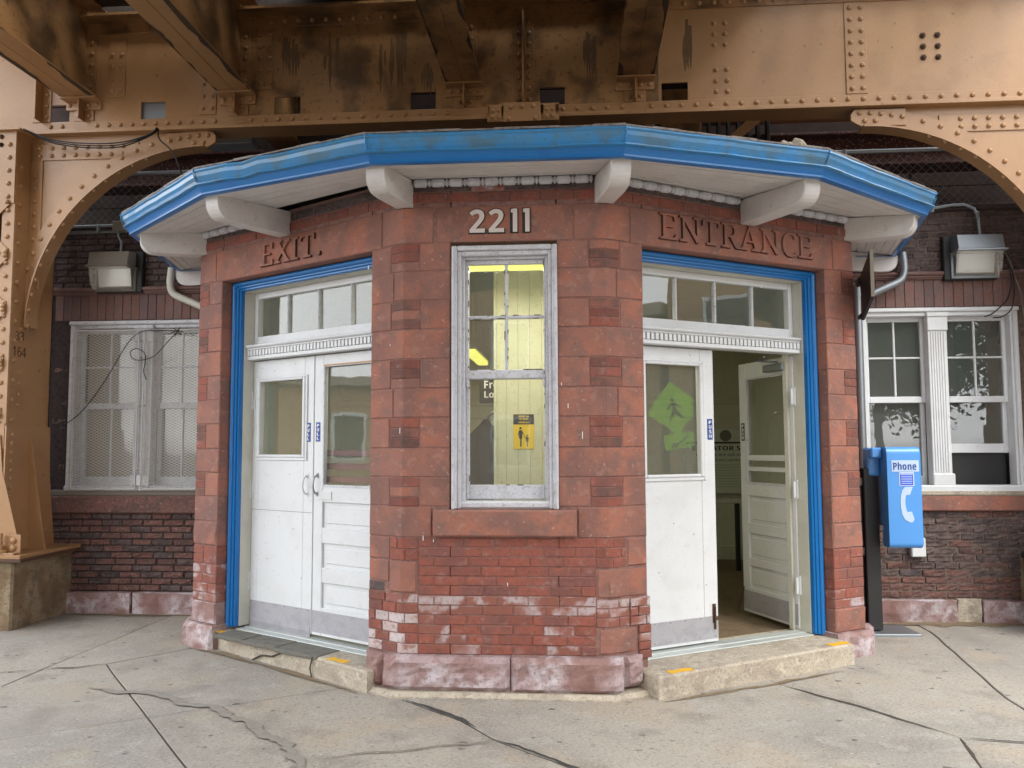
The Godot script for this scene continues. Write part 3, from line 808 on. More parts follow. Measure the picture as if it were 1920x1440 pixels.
func build_canopy() -> void:
	var can := part("canopy", hall)
	var gut := [Vector2(-.10, 3.285), Vector2(-.095, 3.304), Vector2(-.012, 3.306), Vector2(.004, 3.300), Vector2(.006, 3.288), Vector2(-.004, 3.278), Vector2(-.008, 3.255), Vector2(-.020, 3.235), Vector2(-.026, 3.218), Vector2(-.012, 3.212), Vector2(-.010, 3.203), Vector2(-.028, 3.198), Vector2(-.10, 3.198)]
	var fas := [Vector2(-.09, 3.205), Vector2(-.034, 3.200), Vector2(-.042, 3.188), Vector2(-.050, 3.174), Vector2(-.056, 3.160), Vector2(-.056, 3.150), Vector2(-.074, 3.146), Vector2(-.10, 3.147)]
	for s in 9:
		for q in [[gut, "gutter", "blue_gutter"], [fas, "fascia", "blue_paint"]]:
			var m := MB.new()
			m.col = tone(.05)
			var nn := 10
			var jit := []
			for e in nn + 1: jit.append(Vector2(rng.randf_range(-.004, .004), rng.randf_range(-.003, .003)) if e > 0 and e < nn and q[1] == "gutter" else Vector2.ZERO)
			if s == 3 and q[1] == "gutter": jit[3] = Vector2(-.004, -.010)
			if s == 6 and q[1] == "gutter": jit[9] = Vector2(-.006, .006)
			var pr: Array = q[0]
			for e in nn:
				for k in pr.size() - 1:
					var c := []
					for w in [[e, k], [e, k + 1], [e + 1, k + 1], [e + 1, k]]:
						var f: float = float(w[0]) / nn
						var p: Vector2 = pr[w[1]]
						var j: Vector2 = jit[w[0]]
						c.append(cmit(s, p.x + j.x, p.y + j.y).lerp(cmit(s + 1, p.x + j.x, p.y + j.y), f))
					m.quad(c[0], c[1], c[2], c[3])
			obj(q[1], m, M[q[2]], can)
	# worn bare metal edge of the roof above the gutter
	for s in 9:
		var m := MB.new()
		for e in 8:
			var c := []
			for w in [[0, -.014, 3.306], [0, .003, 3.304], [1, .003, 3.304], [1, -.014, 3.306]]:
				var f: float = (e + w[0]) / 8.0
				c.append(cmit(s, w[1], w[2]).lerp(cmit(s + 1, w[1], w[2]), f))
			var up := Vector3(0, .011 + .003 * sin(e * 2.3 + s), 0)
			m.quad(c[1], c[2], c[2] + up, c[1] + up)
			m.quad(c[1] + up, c[2] + up, c[3] + up, c[0] + up)
			m.quad(c[3], c[0], c[0] + up, c[3] + up)
		obj("roof_edge", m, M["roof_edge"], can)
	# joint straps of the gutter
	for i in range(2, 8):
		var m := MB.new()
		m.tube([cmit(i, -.005, 3.31), cmit(i, .008, 3.296), cmit(i, .0, 3.262), cmit(i, -.018, 3.222)], .0045, 5)
		obj("gutter_strap", m, M["blue_gutter"], can)
	# soffit boards
	var inn := []
	for i in 10:
		var c := cpt(i)
		match i:
			0: inn.append(Vector3(-2.86, 0, -2.31))
			1: inn.append(wp(-4.04, 0.0))
			8: inn.append(wp(4.04, 0.0))
			9: inn.append(Vector3(2.86, 0, -2.31))
			2: inn.append(wp(-2.868, 0.0))
			7: inn.append(wp(2.868, 0.0))
			4: inn.append(wp(-.64, 0.0))
			5: inn.append(wp(.64, 0.0))
			3: inn.append(wp(-1.83, 0.0))
			6: inn.append(wp(1.83, 0.0))
	var nb := 6
	for s in range(1, 8):
		for b in nb:
			if s == 3 and b == nb - 1: continue   # a board has dropped out beside the EXIT
			var m := MB.new()
			m.col = tone(.03)
			var f0 := (b + .02) / nb; var f1 := (b + .97) / nb
			var P := []
			for q in [[s, f0], [s + 1, f0], [s + 1, f1], [s, f1]]:
				var o := cmit(q[0], -.075, 3.152); var n2: Vector3 = inn[q[0]] + Vector3(0, 3.212, 0)
				P.append(o.lerp(n2, q[1]))
			var up := Vector3(0, .016, 0)
			var dn := Vector3(0, -rng.randf() * .003, 0)
			for i in 4: P[i] += dn
			m.quad(P[3], P[2], P[1], P[0])
			for i in 4: m.quad(P[i], P[(i + 1) % 4], P[(i + 1) % 4] + up, P[i] + up)
			m.quad(P[0] + up, P[1] + up, P[2] + up, P[3] + up)
			obj("soffit_board", m, M["soffit_paint"], can)
	# turned rope moulding between soffit and wall
	for s in range(2, 7):
		if s == 3: continue
		var a: Vector3 = inn[s]; var b: Vector3 = inn[s + 1]
		var dir := (b - a).normalized(); var out := Vector3(-dir.z, 0, dir.x)
		a += out * .024 + dir * .07; b += out * .024 - dir * .07
		var L := a.distance_to(b)
		var prof := [Vector2(0, 0)]
		var y := 0.0
		while y < L - .03:
			for q in [[.022, .004], [.027, .012], [.027, .075], [.022, .084], [.014, .086], [.014, .092], [.024, .097], [.025, .104], [.014, .110]]:
				if y + q[1] < L: prof.append(Vector2(q[0], y + q[1]))
			y += .114
		prof.append(Vector2(0, L))
		var m := MB.new()
		m.xf = Transform3D(Basis(out, dir, out.cross(dir)), a + Vector3(0, 3.180, 0))
		m.lathe(prof, 10)
		obj("rope_moulding", m, M["old_white"], can)
	var frag := MB.new()
	var ra: Vector3 = inn[3] + Vector3(0, 3.18, 0)
	var rdir: Vector3 = (inn[2] - inn[3]).normalized()
	# brackets on the corner rays
	for i in range(1, 9):
		var o := cmit(i, -.13, 0); var n3: Vector3 = inn[i]
		var dir := (o - n3).normalized()
		var L := o.distance_to(n3)
		if i == 1 or i == 8: dir = Vector3(signf(o.x), 0, 0); L = .40
		var m := MB.new()
		# outline in the (out, y) plane, rounded nose below
		var pf := [Vector2(-.05, 3.035), Vector2(.02, 3.03), Vector2(L - .17, 3.015)]
		for k in 7:
			var th := -PI / 2 + (PI / 2) * k / 6.0
			pf.append(Vector2(L - .10 + .10 * cos(th), 3.115 + .10 * sin(th)))
		pf.append(Vector2(L, 3.158)); pf.append(Vector2(-.05, 3.208))
		m.xf = Transform3D(Basis(dir, Vector3.UP, dir.cross(Vector3.UP)), n3)
		m.col = tone(.03)
		m.prism(pf, -.06, .06, .007)
		obj("bracket", m, M["soffit_paint"], can)
	# roof sheet behind the gutter
	var rf := MB.new()
	for s in 9:
		var a := cmit(s, -.05, 3.302); var b := cmit(s + 1, -.05, 3.302)
		var c := Vector3(b.x * .55, 3.72, -2.36); var e := Vector3(a.x * .55, 3.72, -2.36)
		rf.quad(a, b, c, e)
		var dn := Vector3(0, -.03, 0)
		rf.quad(e + dn, c + dn, b + dn, a + dn)
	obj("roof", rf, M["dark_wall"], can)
	# bits of rubble lying in the gutter corner
	var rb := MB.new()
	for q in [[1.82, 3.33, .035], [1.72, 3.318, .025], [1.76, 3.32, .02]]:
		rb.xf = Transform3D(Basis(Vector3(.3, 1, .2).normalized(), q[0] * 9.0), Vector3(q[0], q[1], sqrt(3.7 * 3.7 - q[0] * q[0]) - 3.13))
		rb.box(Vector3.ONE * -q[2], Vector3.ONE * q[2] * Vector3(1, .8, 1.2), .01)
	var rbo := obj("rubble", rb, M["concrete_step"])
	tag(rbo, "small broken bits of stone lying on the blue gutter above ENTRANCE", "rubble", "", "stuff")
	# downspouts at the two ends
	for s in [-1.0, 1.0]:
		var dp := MB.new()
		dp.tube(spline([Vector3(s * 3.30, 3.18, -2.24), Vector3(s * 3.31, 3.06, -2.24), Vector3(s * 3.30, 2.98, -2.24), Vector3(s * 3.26, 2.925, -2.24), Vector3(s * 3.14, 2.87, -2.24), Vector3(s * 2.98, 2.80, -2.24), Vector3(s * 2.92, 2.76, -2.24), Vector3(s * 2.905, 2.68, -2.24), Vector3(s * 2.905, .1, -2.24)], 3), .034, 8)
		var o := obj("downspout", dp, M["cream_paint"] if s < 0 else M["galvanised"], hall)
		o.set_meta("label", "cream painted downspout" if s < 0 else "bare grey metal downspout")

# ---------------------------------------------------------------- doors
func pane(parent: Node3D, x0: float, x1: float, y0: float, y1: float, z: float, at := Transform3D()) -> void:
	obj("pane", bx(Vector3(x0, y0, z - .003), Vector3(x1, y1, z + .001)), M["glass"], parent, at)

# a board with a rectangular opening (outer x0 x1 y0 y1, inner a0 a1 b0 b1)
func framed(m: MB, x0: float, x1: float, y0: float, y1: float, a0: float, a1: float, b0: float, b1: float, z0: float, z1: float, bev := .004) -> void:
	m.box(Vector3(x0, y0, z0), Vector3(a0, y1, z1), bev)
	m.box(Vector3(a1, y0, z0), Vector3(x1, y1, z1), bev)
	m.box(Vector3(a0 + .0005, y0, z0 + .0007), Vector3(a1 - .0005, b0, z1 - .0007), bev)
	m.box(Vector3(a0 + .0005, b1, z0 + .0007), Vector3(a1 - .0005, y1, z1 - .0007), bev)

func flush_leaf(called: String, w: float, g: Array, right_hung: bool, push: bool, at: Transform3D) -> Node3D:   # g: glass x0 x1 y0 y1; x from the left edge
	var d := part(called, hall, at)
	var m := MB.new()
	framed(m, 0, w, .165, 2.178, g[0] - .012, g[1] + .012, g[2] - .012, g[3] + .012, -.045, 0, .003)
	obj("leaf_board", m, M["white_paint"], d)
	var f := MB.new()
	framed(f, g[0] - .05, g[1] + .052, g[2] - .045, g[3] + .035, g[0] - .028, g[1] + .030, g[2] - .022, g[3] + .018, 0, .010, .004)
	framed(f, g[0] - .028, g[1] + .030, g[2] - .022, g[3] + .018, g[0], g[1], g[2], g[3], -.012, .016, .006)
	obj("glazing_bead", f, M["white_paint"], d)
	pane(d, g[0], g[1], g[2], g[3], -.026)
	var k := MB.new()
	k.box(Vector3(.004, .186, 0), Vector3(w - .006, .338, .0022))
	obj("kick_plate", k, M["kick_metal"], d)
	var k2 := MB.new()
	k2.box(Vector3(.008, .145, .001), Vector3(w - .006, .215, .006), .002)
	for i in 60: k2.box(Vector3(.01 + (w - .02) * i / 60.0, .136, .001), Vector3(.01 + (w - .02) * (i + .7) / 60.0, .185, .008))
	if not push: obj("brush_strip", k2, M["kick_metal"], d)
	var sc := MB.new()
	for i in 6:
		for y in [.2, .325]: sc.box(Vector3(.03 + (w - .06) * i / 5.0 - .003, y, .001), Vector3(.03 + (w - .06) * i / 5.0 + .003, y + .006, .0045), .001)
	for q in [[.33, .98], [.5, .9], [.2, .66], [.45, 1.3], [.6, .55], [.25, 2.09], [.1, 2.12], [.5, 2.13]]: sc.box(Vector3(q[0], q[1], -.001), Vector3(q[0] + .006, q[1] + .006, .0008))
	obj("screw_heads", sc, M["rust"], d)
	if not push:
		var j := MB.new()
		j.box(Vector3(.006, 1.028, -.001), Vector3(w - .004, 1.031, .0007))
		obj("joint_line", j, M["putty"], d)
	return d

func panel_leaf(called: String, w: float, gl: Array, rails: Array, panels: Array, at: Transform3D) -> Node3D:
	var d := part(called, hall, at)
	var m := MB.new()
	var s := .098
	m.box(Vector3(0, .165, -.045), Vector3(s, 2.178, 0), .004)
	m.box(Vector3(w - s, .165, -.045), Vector3(w, 2.178, 0), .004)
	m.box(Vector3(s, gl[1], -.0445), Vector3(w - s, 2.1775, -.0006), .003)
	for r in rails: m.box(Vector3(s, r[0], -.0445), Vector3(w - s, r[1], -.0006), .003)
	obj("leaf_frame", m, M["white_paint"], d)
	for p in panels:
		var q := MB.new()
		q.box(Vector3(s, p[0], -.036), Vector3(w - s, p[1], -.018))
		q.box(Vector3(s + .035, p[0] + .03, -.02), Vector3(w - s - .035, p[1] - .03, -.010), .006)
		obj("door_panel", q, M["white_paint"], d)
	pane(d, s, w - s, gl[0], gl[1], -.028)
	var b := MB.new()
	framed(b, s - .004, w - s + .004, gl[0] - .006, gl[1] + .006, s + .012, w - s - .012, gl[0] + .012, gl[1] - .012, -.012, .004, .003)
	obj("glazing_bead", b, M["old_white"], d)
	var k := MB.new()
	k.box(Vector3(.004, .186, 0), Vector3(w - .006, .338, .0022))
	obj("kick_plate", k, M["kick_metal"], d)
	return d

func vertical_sign(word: String, parent: Node3D, x: float, y0: float, y1: float, m := "sign_blue") -> void:
	obj("sign_plate", bx(Vector3(x, y0, .0005), Vector3(x + .046, y1, .003), .001), M[m], parent)
	var h := (y1 - y0 - .016) / word.length()
	for i in word.length():
		var yy := y1 - .008 - h * (i + 1) + h * .12
		letters(word[i], "Droid Sans", Vector2(x + .012, yy), Vector2(x + .035, yy + h * .76), .0025, .002, M["sign_white"], parent, Transform3D(), true)

func pull_handle(parent: Node3D, x: float, y: float, dark: bool) -> void:
	var m := MB.new()
	for q in [y - .068, y + .068]: m.box(Vector3(x - .014, q - .016, 0), Vector3(x + .014, q + .016, .005), .002)
	var pts := []
	for i in 9:
		var a := PI * i / 8.0
		pts.append(Vector3(x, y - .068 * cos(a), .004 + .040 * sin(a)))
	m.tube(pts, .0065, 8)
	obj("handle", m, M["brushed_steel"] if dark else M["white_paint"], parent)

func hinges(parent: Node3D, x: float, z := 0.0) -> void:
	for y in [.48, 1.18, 1.87]:
		var m := MB.new()
		m.xf = Transform3D(Basis(), Vector3(x, y - .065, z + .009))
		m.lathe([Vector2(0, -.006), Vector2(.006, -.004), Vector2(.0085, 0), Vector2(.0085, .042), Vector2(.0072, .043), Vector2(.0085, .044), Vector2(.0085, .086), Vector2(.0072, .087), Vector2(.0085, .088), Vector2(.0085, .13), Vector2(.006, .134), Vector2(0, .136)], 8)
		m.box(Vector3(-.03, .006, -.010), Vector3(.03, .124, -.006))
		obj("hinge", m, M["white_paint"], parent)

func build_doors() -> void:
	for s in [-1, 1]:
		var f := face_xf(s)
		var fr := part("door_frame", hall, f)
		fr.set_meta("label", "white door frame with blue moulding around the EXIT doors" if s < 0 else "white door frame with blue moulding around the ENTRANCE doors")
		# blue moulding: stepped profile round three sides
		for q in [["l", -1.0], ["r", 1.0]]:
			var b := MB.new()
			var a: float = q[1]
			b.box(Vector3(a * .748, .15, -.175), Vector3(a * .835, 2.81, -.118), .004)
			b.box(Vector3(a * .764, .15, -.12), Vector3(a * .83, 2.81, -.103), .006)
			b.tube([Vector3(a * .802, .15, -.100), Vector3(a * .802, 2.77, -.100)], .019, 8)
			obj("blue_moulding", b, M["blue_paint"], fr)
		var t := MB.new()
		t.box(Vector3(-.7475, 2.722, -.1747), Vector3(.7475, 2.80, -.1185), .004)
		t.box(Vector3(-.7635, 2.738, -.1205), Vector3(.7635, 2.798, -.1035), .006)
		t.tube([Vector3(-.80, 2.771, -.1003), Vector3(.80, 2.771, -.1003)], .019, 8)
		obj("blue_moulding", t, M["blue_paint"], fr)
		# jambs and head
		var j := MB.new()
		for a in [-1.0, 1.0]:
			j.box(Vector3(a * .7455, .15, -.33), Vector3(a * .86, 2.82, -.1555), .003)
			j.box(Vector3(a * .722, .15, -.345), Vector3(a * .80, 2.2, -.302), .003)
		j.box(Vector3(-.745, 2.7185, -.33), Vector3(.745, 2.82, -.156), .003)
		obj("jamb", j, M["cream_paint"], fr)
		# transom light
		var m := MB.new()
		framed(m, -.744, .744, 2.30, 2.718, -.705, .705, 2.372, 2.672, -.30, -.245, .004)
		obj("transom_sash", m, M["white_paint"], fr)
		for x in [-.3525, 0.0, .3525]:
			obj("muntin", bx(Vector3(x - .010, 2.3725, -.288), Vector3(x + .010, 2.6715, -.252), .006), M["old_white"], fr)
		for i in 4: pane(fr, -.705 + .3525 * i + .008, -.705 + .3525 * (i + 1) - .008, 2.373, 2.671, -.275)
		# cornice with dentils
		var c := MB.new()
		c.box(Vector3(-.7445, 2.186, -.30), Vector3(.7445, 2.302, -.216), .003)
		c.box(Vector3(-.7443, 2.278, -.217), Vector3(.7443, 2.300, -.158), .008)
		c.box(Vector3(-.744, 2.262, -.217), Vector3(.744, 2.2785, -.176), .005)
		c.box(Vector3(-.744, 2.186, -.217), Vector3(.744, 2.214, -.182), .004)
		c.box(Vector3(-.744, 2.214, -.218), Vector3(.744, 2.262, -.204))
		obj("cornice", c, M["white_paint"], fr)
		var dn := MB.new()
		for i in 40:
			var x := -.7255 + i * .0372
			dn.box(Vector3(x - .0133, 2.216, -.206), Vector3(x + .0133, 2.2605, -.178), .002)
		var dno := obj("dentils", dn, M["white_paint"], fr)
		dno.set_meta("kind", "stuff")
		if s < 0:
			var l1 := flush_leaf("exit_door", .717, [.092, .600, 1.452, 2.012], false, false, f * Transform3D(Basis(), Vector3(-.7445, 0, -.25)))
			l1.set_meta("label", "plain flush door leaf with a small square window")
			hinges(l1, -.004)
			vertical_sign("PULL", l1, .640, 1.545, 1.685)
			pull_handle(l1, .655, 1.23, false)
			var l2 := panel_leaf("exit_door", .74, [1.225, 2.10], [[1.112, 1.225], [.82, .93], [.54, .645], [.165, .365]], [[.93, 1.112], [.645, .82], [.365, .54]], f * Transform3D(Basis(), Vector3(-.020, 0, -.25)))
			l2.set_meta("label", "door leaf with a tall pane over three recessed panels")
			vertical_sign("PULL", l2, .022, 1.547, 1.687)
			pull_handle(l2, .045, 1.235, true)
			obj("mail_slot", bx(Vector3(.06, 1.128, -.001), Vector3(.2, 1.19, .006), .003), M["white_paint"], l2)
			for y in [1.44, 1.345, 1.25]:
				obj("guard_bar", bx(Vector3(.06, y, -.075), Vector3(.68, y + .045, -.055), .004), M["guard_red"], l2)
			obj("wood_strip", bx(Vector3(.1, 2.096, -.01), Vector3(.64, 2.104, .006)), M["bare_wood"], l2)
		else:
			var l3 := flush_leaf("entrance_door", .705, [.112, .572, 1.312, 2.058], false, true, f * Transform3D(Basis(), Vector3(-.7445, 0, -.25)))
			l3.set_meta("label", "closed white flush door leaf with a window")
			vertical_sign("PUSH", l3, .642, 1.547, 1.692)
			var bt := MB.new()
			bt.box(Vector3(.652, .29, 0), Vector3(.682, .42, .006), .002)
			bt.tube([Vector3(.668, .25, .012), Vector3(.668, .40, .012)], .0075, 7)
			bt.box(Vector3(.660, .31, .006), Vector3(.690, .335, .022), .003)
			obj("bolt", bt, M["rust"], l3)
			# leaf swung into the room, hung on the right jamb
			var th := deg_to_rad(101.0)
			var open := f * Transform3D(Basis(Vector3.UP, th), Vector3(.7445, 0, -.255)) * Transform3D(Basis(), Vector3(-.735, 0, 0))
			open = f * Transform3D(Basis(), Vector3(.738, 0, -.262)) * Transform3D(Basis(Vector3.UP, -th), Z) * Transform3D(Basis(), Vector3(-.735, 0, 0))
			var l4 := panel_leaf("entrance_door", .735, [1.20, 2.05], [[1.385, 1.43], [1.30, 1.335], [1.10, 1.20], [.80, .88], [.54, .60], [.165, .365]], [[.88, 1.10], [.60, .80], [.365, .54]], open)
			l4.set_meta("label", "door leaf standing open into the hall")
			vertical_sign("PUSH", l4, .028, 1.545, 1.69, "ink")
			var cl := MB.new()
			cl.box(Vector3(.42, 2.075, .002), Vector3(.68, 2.13, .05), .006)
			cl.tube([Vector3(.6, 2.14, .03), Vector3(.5, 2.16, .16), Vector3(.68, 2.168, .2)], .009, 6)
			obj("door_closer", cl, M["galvanised"], l4)
			var ed := MB.new()
			ed.tube([Vector3(.012, .36, .004), Vector3(.005, .28, .02), Vector3(-.01, .2, .035), Vector3(-.012, .155, .04)], .007, 6)
			obj("door_stop", ed, M["rust"], l4)
			hinges(fr, .737, -.25)

# ---------------------------------------------------------------- the sash window between the doors
func build_window() -> void:
	var w := part("sash_window", hall)
	w.set_meta("label", "tall white sash window with peeling paint")
	for s in [-1.0, 1.0]:
		var m := MB.new()
		var x := .005
		m.box(Vector3(x + s * .334, 1.118, -.07), Vector3(x + s * .300, 2.775, .010), .006)
		m.tube([Vector3(x + s * .322, 1.12, .010), Vector3(x + s * .322, 2.762, .010)], .011, 6)
		m.box(Vector3(x + s * .3005, 1.1185, -.075), Vector3(x + s * .276, 2.745, -.012), .005)
		m.box(Vector3(x + s * .2765, 1.119, -.13), Vector3(x + s * .258, 2.73, -.052), .004)
		obj("casing", m, M["old_white"], w)
	var h := MB.new()
	h.box(Vector3(-.2945, 2.7445, -.07), Vector3(.3045, 2.775, .0095), .006)
	h.box(Vector3(-.271, 2.715, -.075), Vector3(.281, 2.7445, -.0125), .005)
	h.box(Vector3(-.253, 2.699, -.13), Vector3(.263, 2.715, -.0525), .004)
	obj("casing", h, M["old_white"], w)
	var sl := MB.new()
	sl.box(Vector3(-.295, 1.118, -.2), Vector3(.305, 1.165, -.03), .012)
	obj("sill_board", sl, M["old_white"], w)
	var up := MB.new()
	framed(up, -.253, .263, 1.935, 2.70, -.232, .250, 1.992, 2.672, -.125, -.085, .004)
	obj("sash_frame", up, M["old_white"], w)
	var lo := MB.new()
	framed(lo, -.253, .263, 1.172, 1.934, -.232, .250, 1.262, 1.934 + .008, -.165, -.126, .004)
	lo.box(Vector3(-.2535, 1.936, -.165), Vector3(.2635, 1.989, -.0845), .006)
	for s in [-1.0, 1.0]: lo.box(Vector3(.005 + s * .258, 1.88, -.13), Vector3(.005 + s * .236, 1.945, -.09), .008)
	obj("sash_frame", lo, M["old_white"], w)
	obj("muntin", bx(Vector3(.001, 1.992, -.118), Vector3(.021, 2.672, -.088), .006), M["old_white"], w)
	for s in [[-.232, .0005], [.0215, .250]]:
		obj("muntin", bx(Vector3(s[0], 2.318, -.1175), Vector3(s[1], 2.340, -.0885), .006), M["old_white"], w)
	for q in [[-.231, .004, 1.993, 2.32], [.018, .249, 1.993, 2.32], [-.231, .004, 2.338, 2.671], [.018, .249, 2.338, 2.671]]: pane(w, q[0], q[1], q[2], q[3], -.106)
	pane(w, -.231, .249, 1.263, 1.935, -.148)
	# cracked putty and flakes along the glass
	var p := MB.new()
	for i in 70:
		var sd := rng.randi() % 6
		var x := [-.232, .250, .0, .022, 0.0, 0.0][sd] as float
		var y := rng.randf_range(1.28, 2.66)
		var zz := -.085 if y > 1.95 else -.127
		if sd < 4:
			if sd >= 2 and y < 2.0: continue
			p.box(Vector3(x - .003, y, zz - .003), Vector3(x + .003, y + rng.randf_range(.008, .04), zz + .0015), .001)
		else:
			var xx := rng.randf_range(-.22, .23)
			var yy := [2.318, 2.340, 1.992, 1.262][rng.randi() % 4] as float
			p.box(Vector3(xx, yy - .003, (-.085 if yy > 1.9 else -.127) - .003), Vector3(xx + rng.randf_range(.01, .05), yy + .003, (-.085 if yy > 1.9 else -.127) + .0015), .001)
	obj("cracked_putty", p, M["putty"], w)

# ---------------------------------------------------------------- inside
func build_interior() -> void:
	var fl := MB.new()
	fl.xf = Transform3D(Basis(Vector3.RIGHT, -PI / 2), Z)
	var poly := []
	for t in [-4.06, -2.868, -.64, .64, 2.868, 4.06]:
		var p := wp(t, -.30)
		poly.append(Vector2(p.x, -p.z))
	poly.append(Vector2(2.55, 5.5)); poly.append(Vector2(-2.55, 5.5))
	fl.prism(poly, -.1, .128)
	obj("hall_floor", fl, M["floor_tile"], hall)
	var ce := MB.new()
	ce.xf = Transform3D(Basis(Vector3.RIGHT, -PI / 2), Z)
	ce.prism(poly, 3.10, 3.20)
	obj("hall_ceiling", ce, M["room_paint"], hall)
	var li := MB.new()
	for a in [[-.93, -.345, .1, 3.12], [.345, .93, .1, 3.12], [-.345, .345, .1, 1.1], [-.345, .345, 2.8, 3.12], [-4.06, -2.59, .1, 3.12], [2.59, 4.06, .1, 3.12], [-2.6, -.93, 2.82, 3.12], [.93, 2.6, 2.82, 3.12]]:
		block(a[0] + .006, a[1] - .006, a[2], a[3], -.352, -.365, .001, 0.0, 1, Color.WHITE, li)
	obj("wall_lining", li, M["room_paint"], hall)
	var bw := MB.new()
	bw.box(Vector3(-2.75, .1, -5.5), Vector3(2.75, 3.2, -5.3))
	bw.box(Vector3(-2.75, .1, -5.4), Vector3(-2.55, 3.2, -2.3))
	bw.box(Vector3(2.55, .1, -5.4), Vector3(2.75, 3.2, -2.3))
	bw.box(Vector3(-2.55, 2.02, -5.31), Vector3(2.55, 2.08, -5.26), .01)
	bw.box(Vector3(-2.55, 1.86, -5.31), Vector3(2.55, 1.88, -5.28), .006)
	bw.box(Vector3(-2.55, .12, -5.31), Vector3(2.55, .3, -5.28), .01)
	obj("hall_wall", bw, M["room_paint"], hall)
	# beadboard partition right behind the window
	var pt := part("partition", hall)
	for i in 10:
		var x := -.171 + i * .0905
		obj("plank", bx(Vector3(x + .0005, .13, -1.18), Vector3(x + .0900, 3.1, -1.15), .0022), M["room_paint"], pt)
	obj("corner_post", bx(Vector3(-.176, .13, -1.19), Vector3(-.152, 3.1, -1.135), .004), M["room_paint"], pt)
	# yellow notice on it
	var n := thing("notice_sign", "yellow and black notice telling parents to hold children, on pale boards behind the window", "sign", Transform3D(Basis(), Vector3(-.028, 1.486, -1.15)))
	obj("sign_plate", bx(Vector3(0, 0, .001), Vector3(.157, .264, .004), .001), M["sign_yellow"], n)
	obj("header", bx(Vector3(.0005, .186, .0035), Vector3(.1565, .2635, .0052)), M["sign_black"], n)
	letters("Hold on", "Droid Sans", Vector2(.042, .240), Vector2(.118, .256), .005, .001, M["sign_yellow"], n, Transform3D(), true)
	letters("to your", "Droid Sans", Vector2(.046, .215), Vector2(.114, .236), .005, .001, M["sign_yellow"], n, Transform3D(), true)
	letters("children", "Droid Sans", Vector2(.040, .195), Vector2(.120, .211), .005, .001, M["sign_yellow"], n, Transform3D(), true)
	var fig := MB.new()
	for q in [[.056, .018, 1.0], [.107, .018, .62]]:
		var ox: float = q[0]; var k: float = q[2]
		fig.prism([Vector2(ox - .004 * k, .018), Vector2(ox - .004 * k, .07 * k + .01), Vector2(ox - .014 * k, .068 * k + .012), Vector2(ox - .010 * k, .108 * k + .01), Vector2(ox - .018 * k, .09 * k + .01), Vector2(ox - .022 * k, .093 * k + .01), Vector2(ox - .012 * k, .135 * k + .008), Vector2(ox + .010 * k, .135 * k + .008), Vector2(ox + .026 * k, .098 * k + .01), Vector2(ox + .021 * k, .095 * k + .01), Vector2(ox + .011 * k, .11 * k + .01), Vector2(ox + .014 * k, .068 * k + .012), Vector2(ox + .006 * k, .07 * k + .01), Vector2(ox + .006 * k, .018)], .003, .0052)
		var ring := []
		for i in 10: ring.append(Vector2(ox - .001 + .0095 * k * cos(TAU * i / 10), .150 * k + .008 + .0095 * k * sin(TAU * i / 10)))
		fig.prism(ring, .003, .0052)
	fig.prism([Vector2(.078, .10), Vector2(.082, .103), Vector2(.103, .078), Vector2(.099, .075)], .003, .0052)
	obj("pictogram", fig, M["sign_black"], n)
	# far sign, hoop, notice and hanging coat seen left of the partition
	var fs := thing("direction_sign", "black hanging sign with white letters, half hidden behind the pale partition", "sign", Transform3D(Basis(), Vector3(-.56, 1.96, -3.5)))
	obj("sign_plate", bx(Vector3(0, 0, -.02), Vector3(.62, .27, 0), .004), M["sign_black"], fs)
	letters("From", "Droid Sans", Vector2(.05, .155), Vector2(.29, .235), 0, .002, M["sign_white"], fs, Transform3D(), true)
	letters("Loop", "Droid Sans", Vector2(.05, .035), Vector2(.28, .125), 0, .002, M["sign_white"], fs, Transform3D(), true)
	var ho := MB.new()
	var pts := []
	for i in 13:
		var a := PI - PI * i / 12.0
		pts.append(Vector3(-.28 + .20 * cos(a), 1.66 + .20 * sin(a), -3.0))
	pts.push_front(Vector3(-.48, .13, -3.0)); pts.append(Vector3(-.08, .13, -3.0))
	ho.tube(pts, .014, 8)
	tag(obj("steel_hoop", ho, M["brushed_steel"]), "bright bent steel tube hoop seen through the lower window pane", "barrier")
	var co := MB.new()
	co.xf = Transform3D(Basis(), Vector3(-.33, 0, -2.0))
	for k in 14:
		var a0 := TAU * k / 14.0; var a1 := TAU * (k + 1) / 14.0
		var rows := [[1.74, .02], [1.70, .05], [1.62, .13], [1.5, .17], [1.3, .19], [1.1, .21], [.9, .225]]
		for i in rows.size() - 1:
			var P := []
			for q in [[a0, rows[i]], [a1, rows[i]], [a1, rows[i + 1]], [a0, rows[i + 1]]]:
				var fold: float = 1.0 + .16 * sin(q[0] * 5.0 + q[1][0] * 2.0)
				P.append(Vector3(cos(q[0]) * q[1][1] * fold, q[1][0], -sin(q[0]) * q[1][1] * fold * .55))
			co.quad(P[3], P[2], P[1], P[0])
	tag(obj("hanging_coat", co, M["coat_grey"]), "grey folded coat hanging behind the lower left of the window", "coat")
	var yn := thing("lit_notice", "pale yellow card shining under a lamp behind the window's left edge", "card", Transform3D(Basis(Vector3.UP, .2), Vector3(-.60, 1.5, -2.6)))
	obj("card", bx(Vector3(0, 0, 0), Vector3(.16, .16, .004)), M["sign_yellow"], yn)
	# tubes: one across the window head, one further back
	lamp("fluorescent_lamp", "lit yellowish tube lamp across the head of the sash window", Vector3(.0, 2.728, -.44), 0.0, 1.1, 2.9)
	lamp("fluorescent_lamp", "lit lamp hanging further back, seen through the window's left pane", Vector3(-.60, 2.44, -3.6), PI / 2, 1.2, 1.6)
	# notice board seen through the open door
	var nb := thing("notice_board", "pale notice board about elevator status on the back wall inside", "notice board", Transform3D(Basis(), Vector3(1.80, .93, -5.2)))
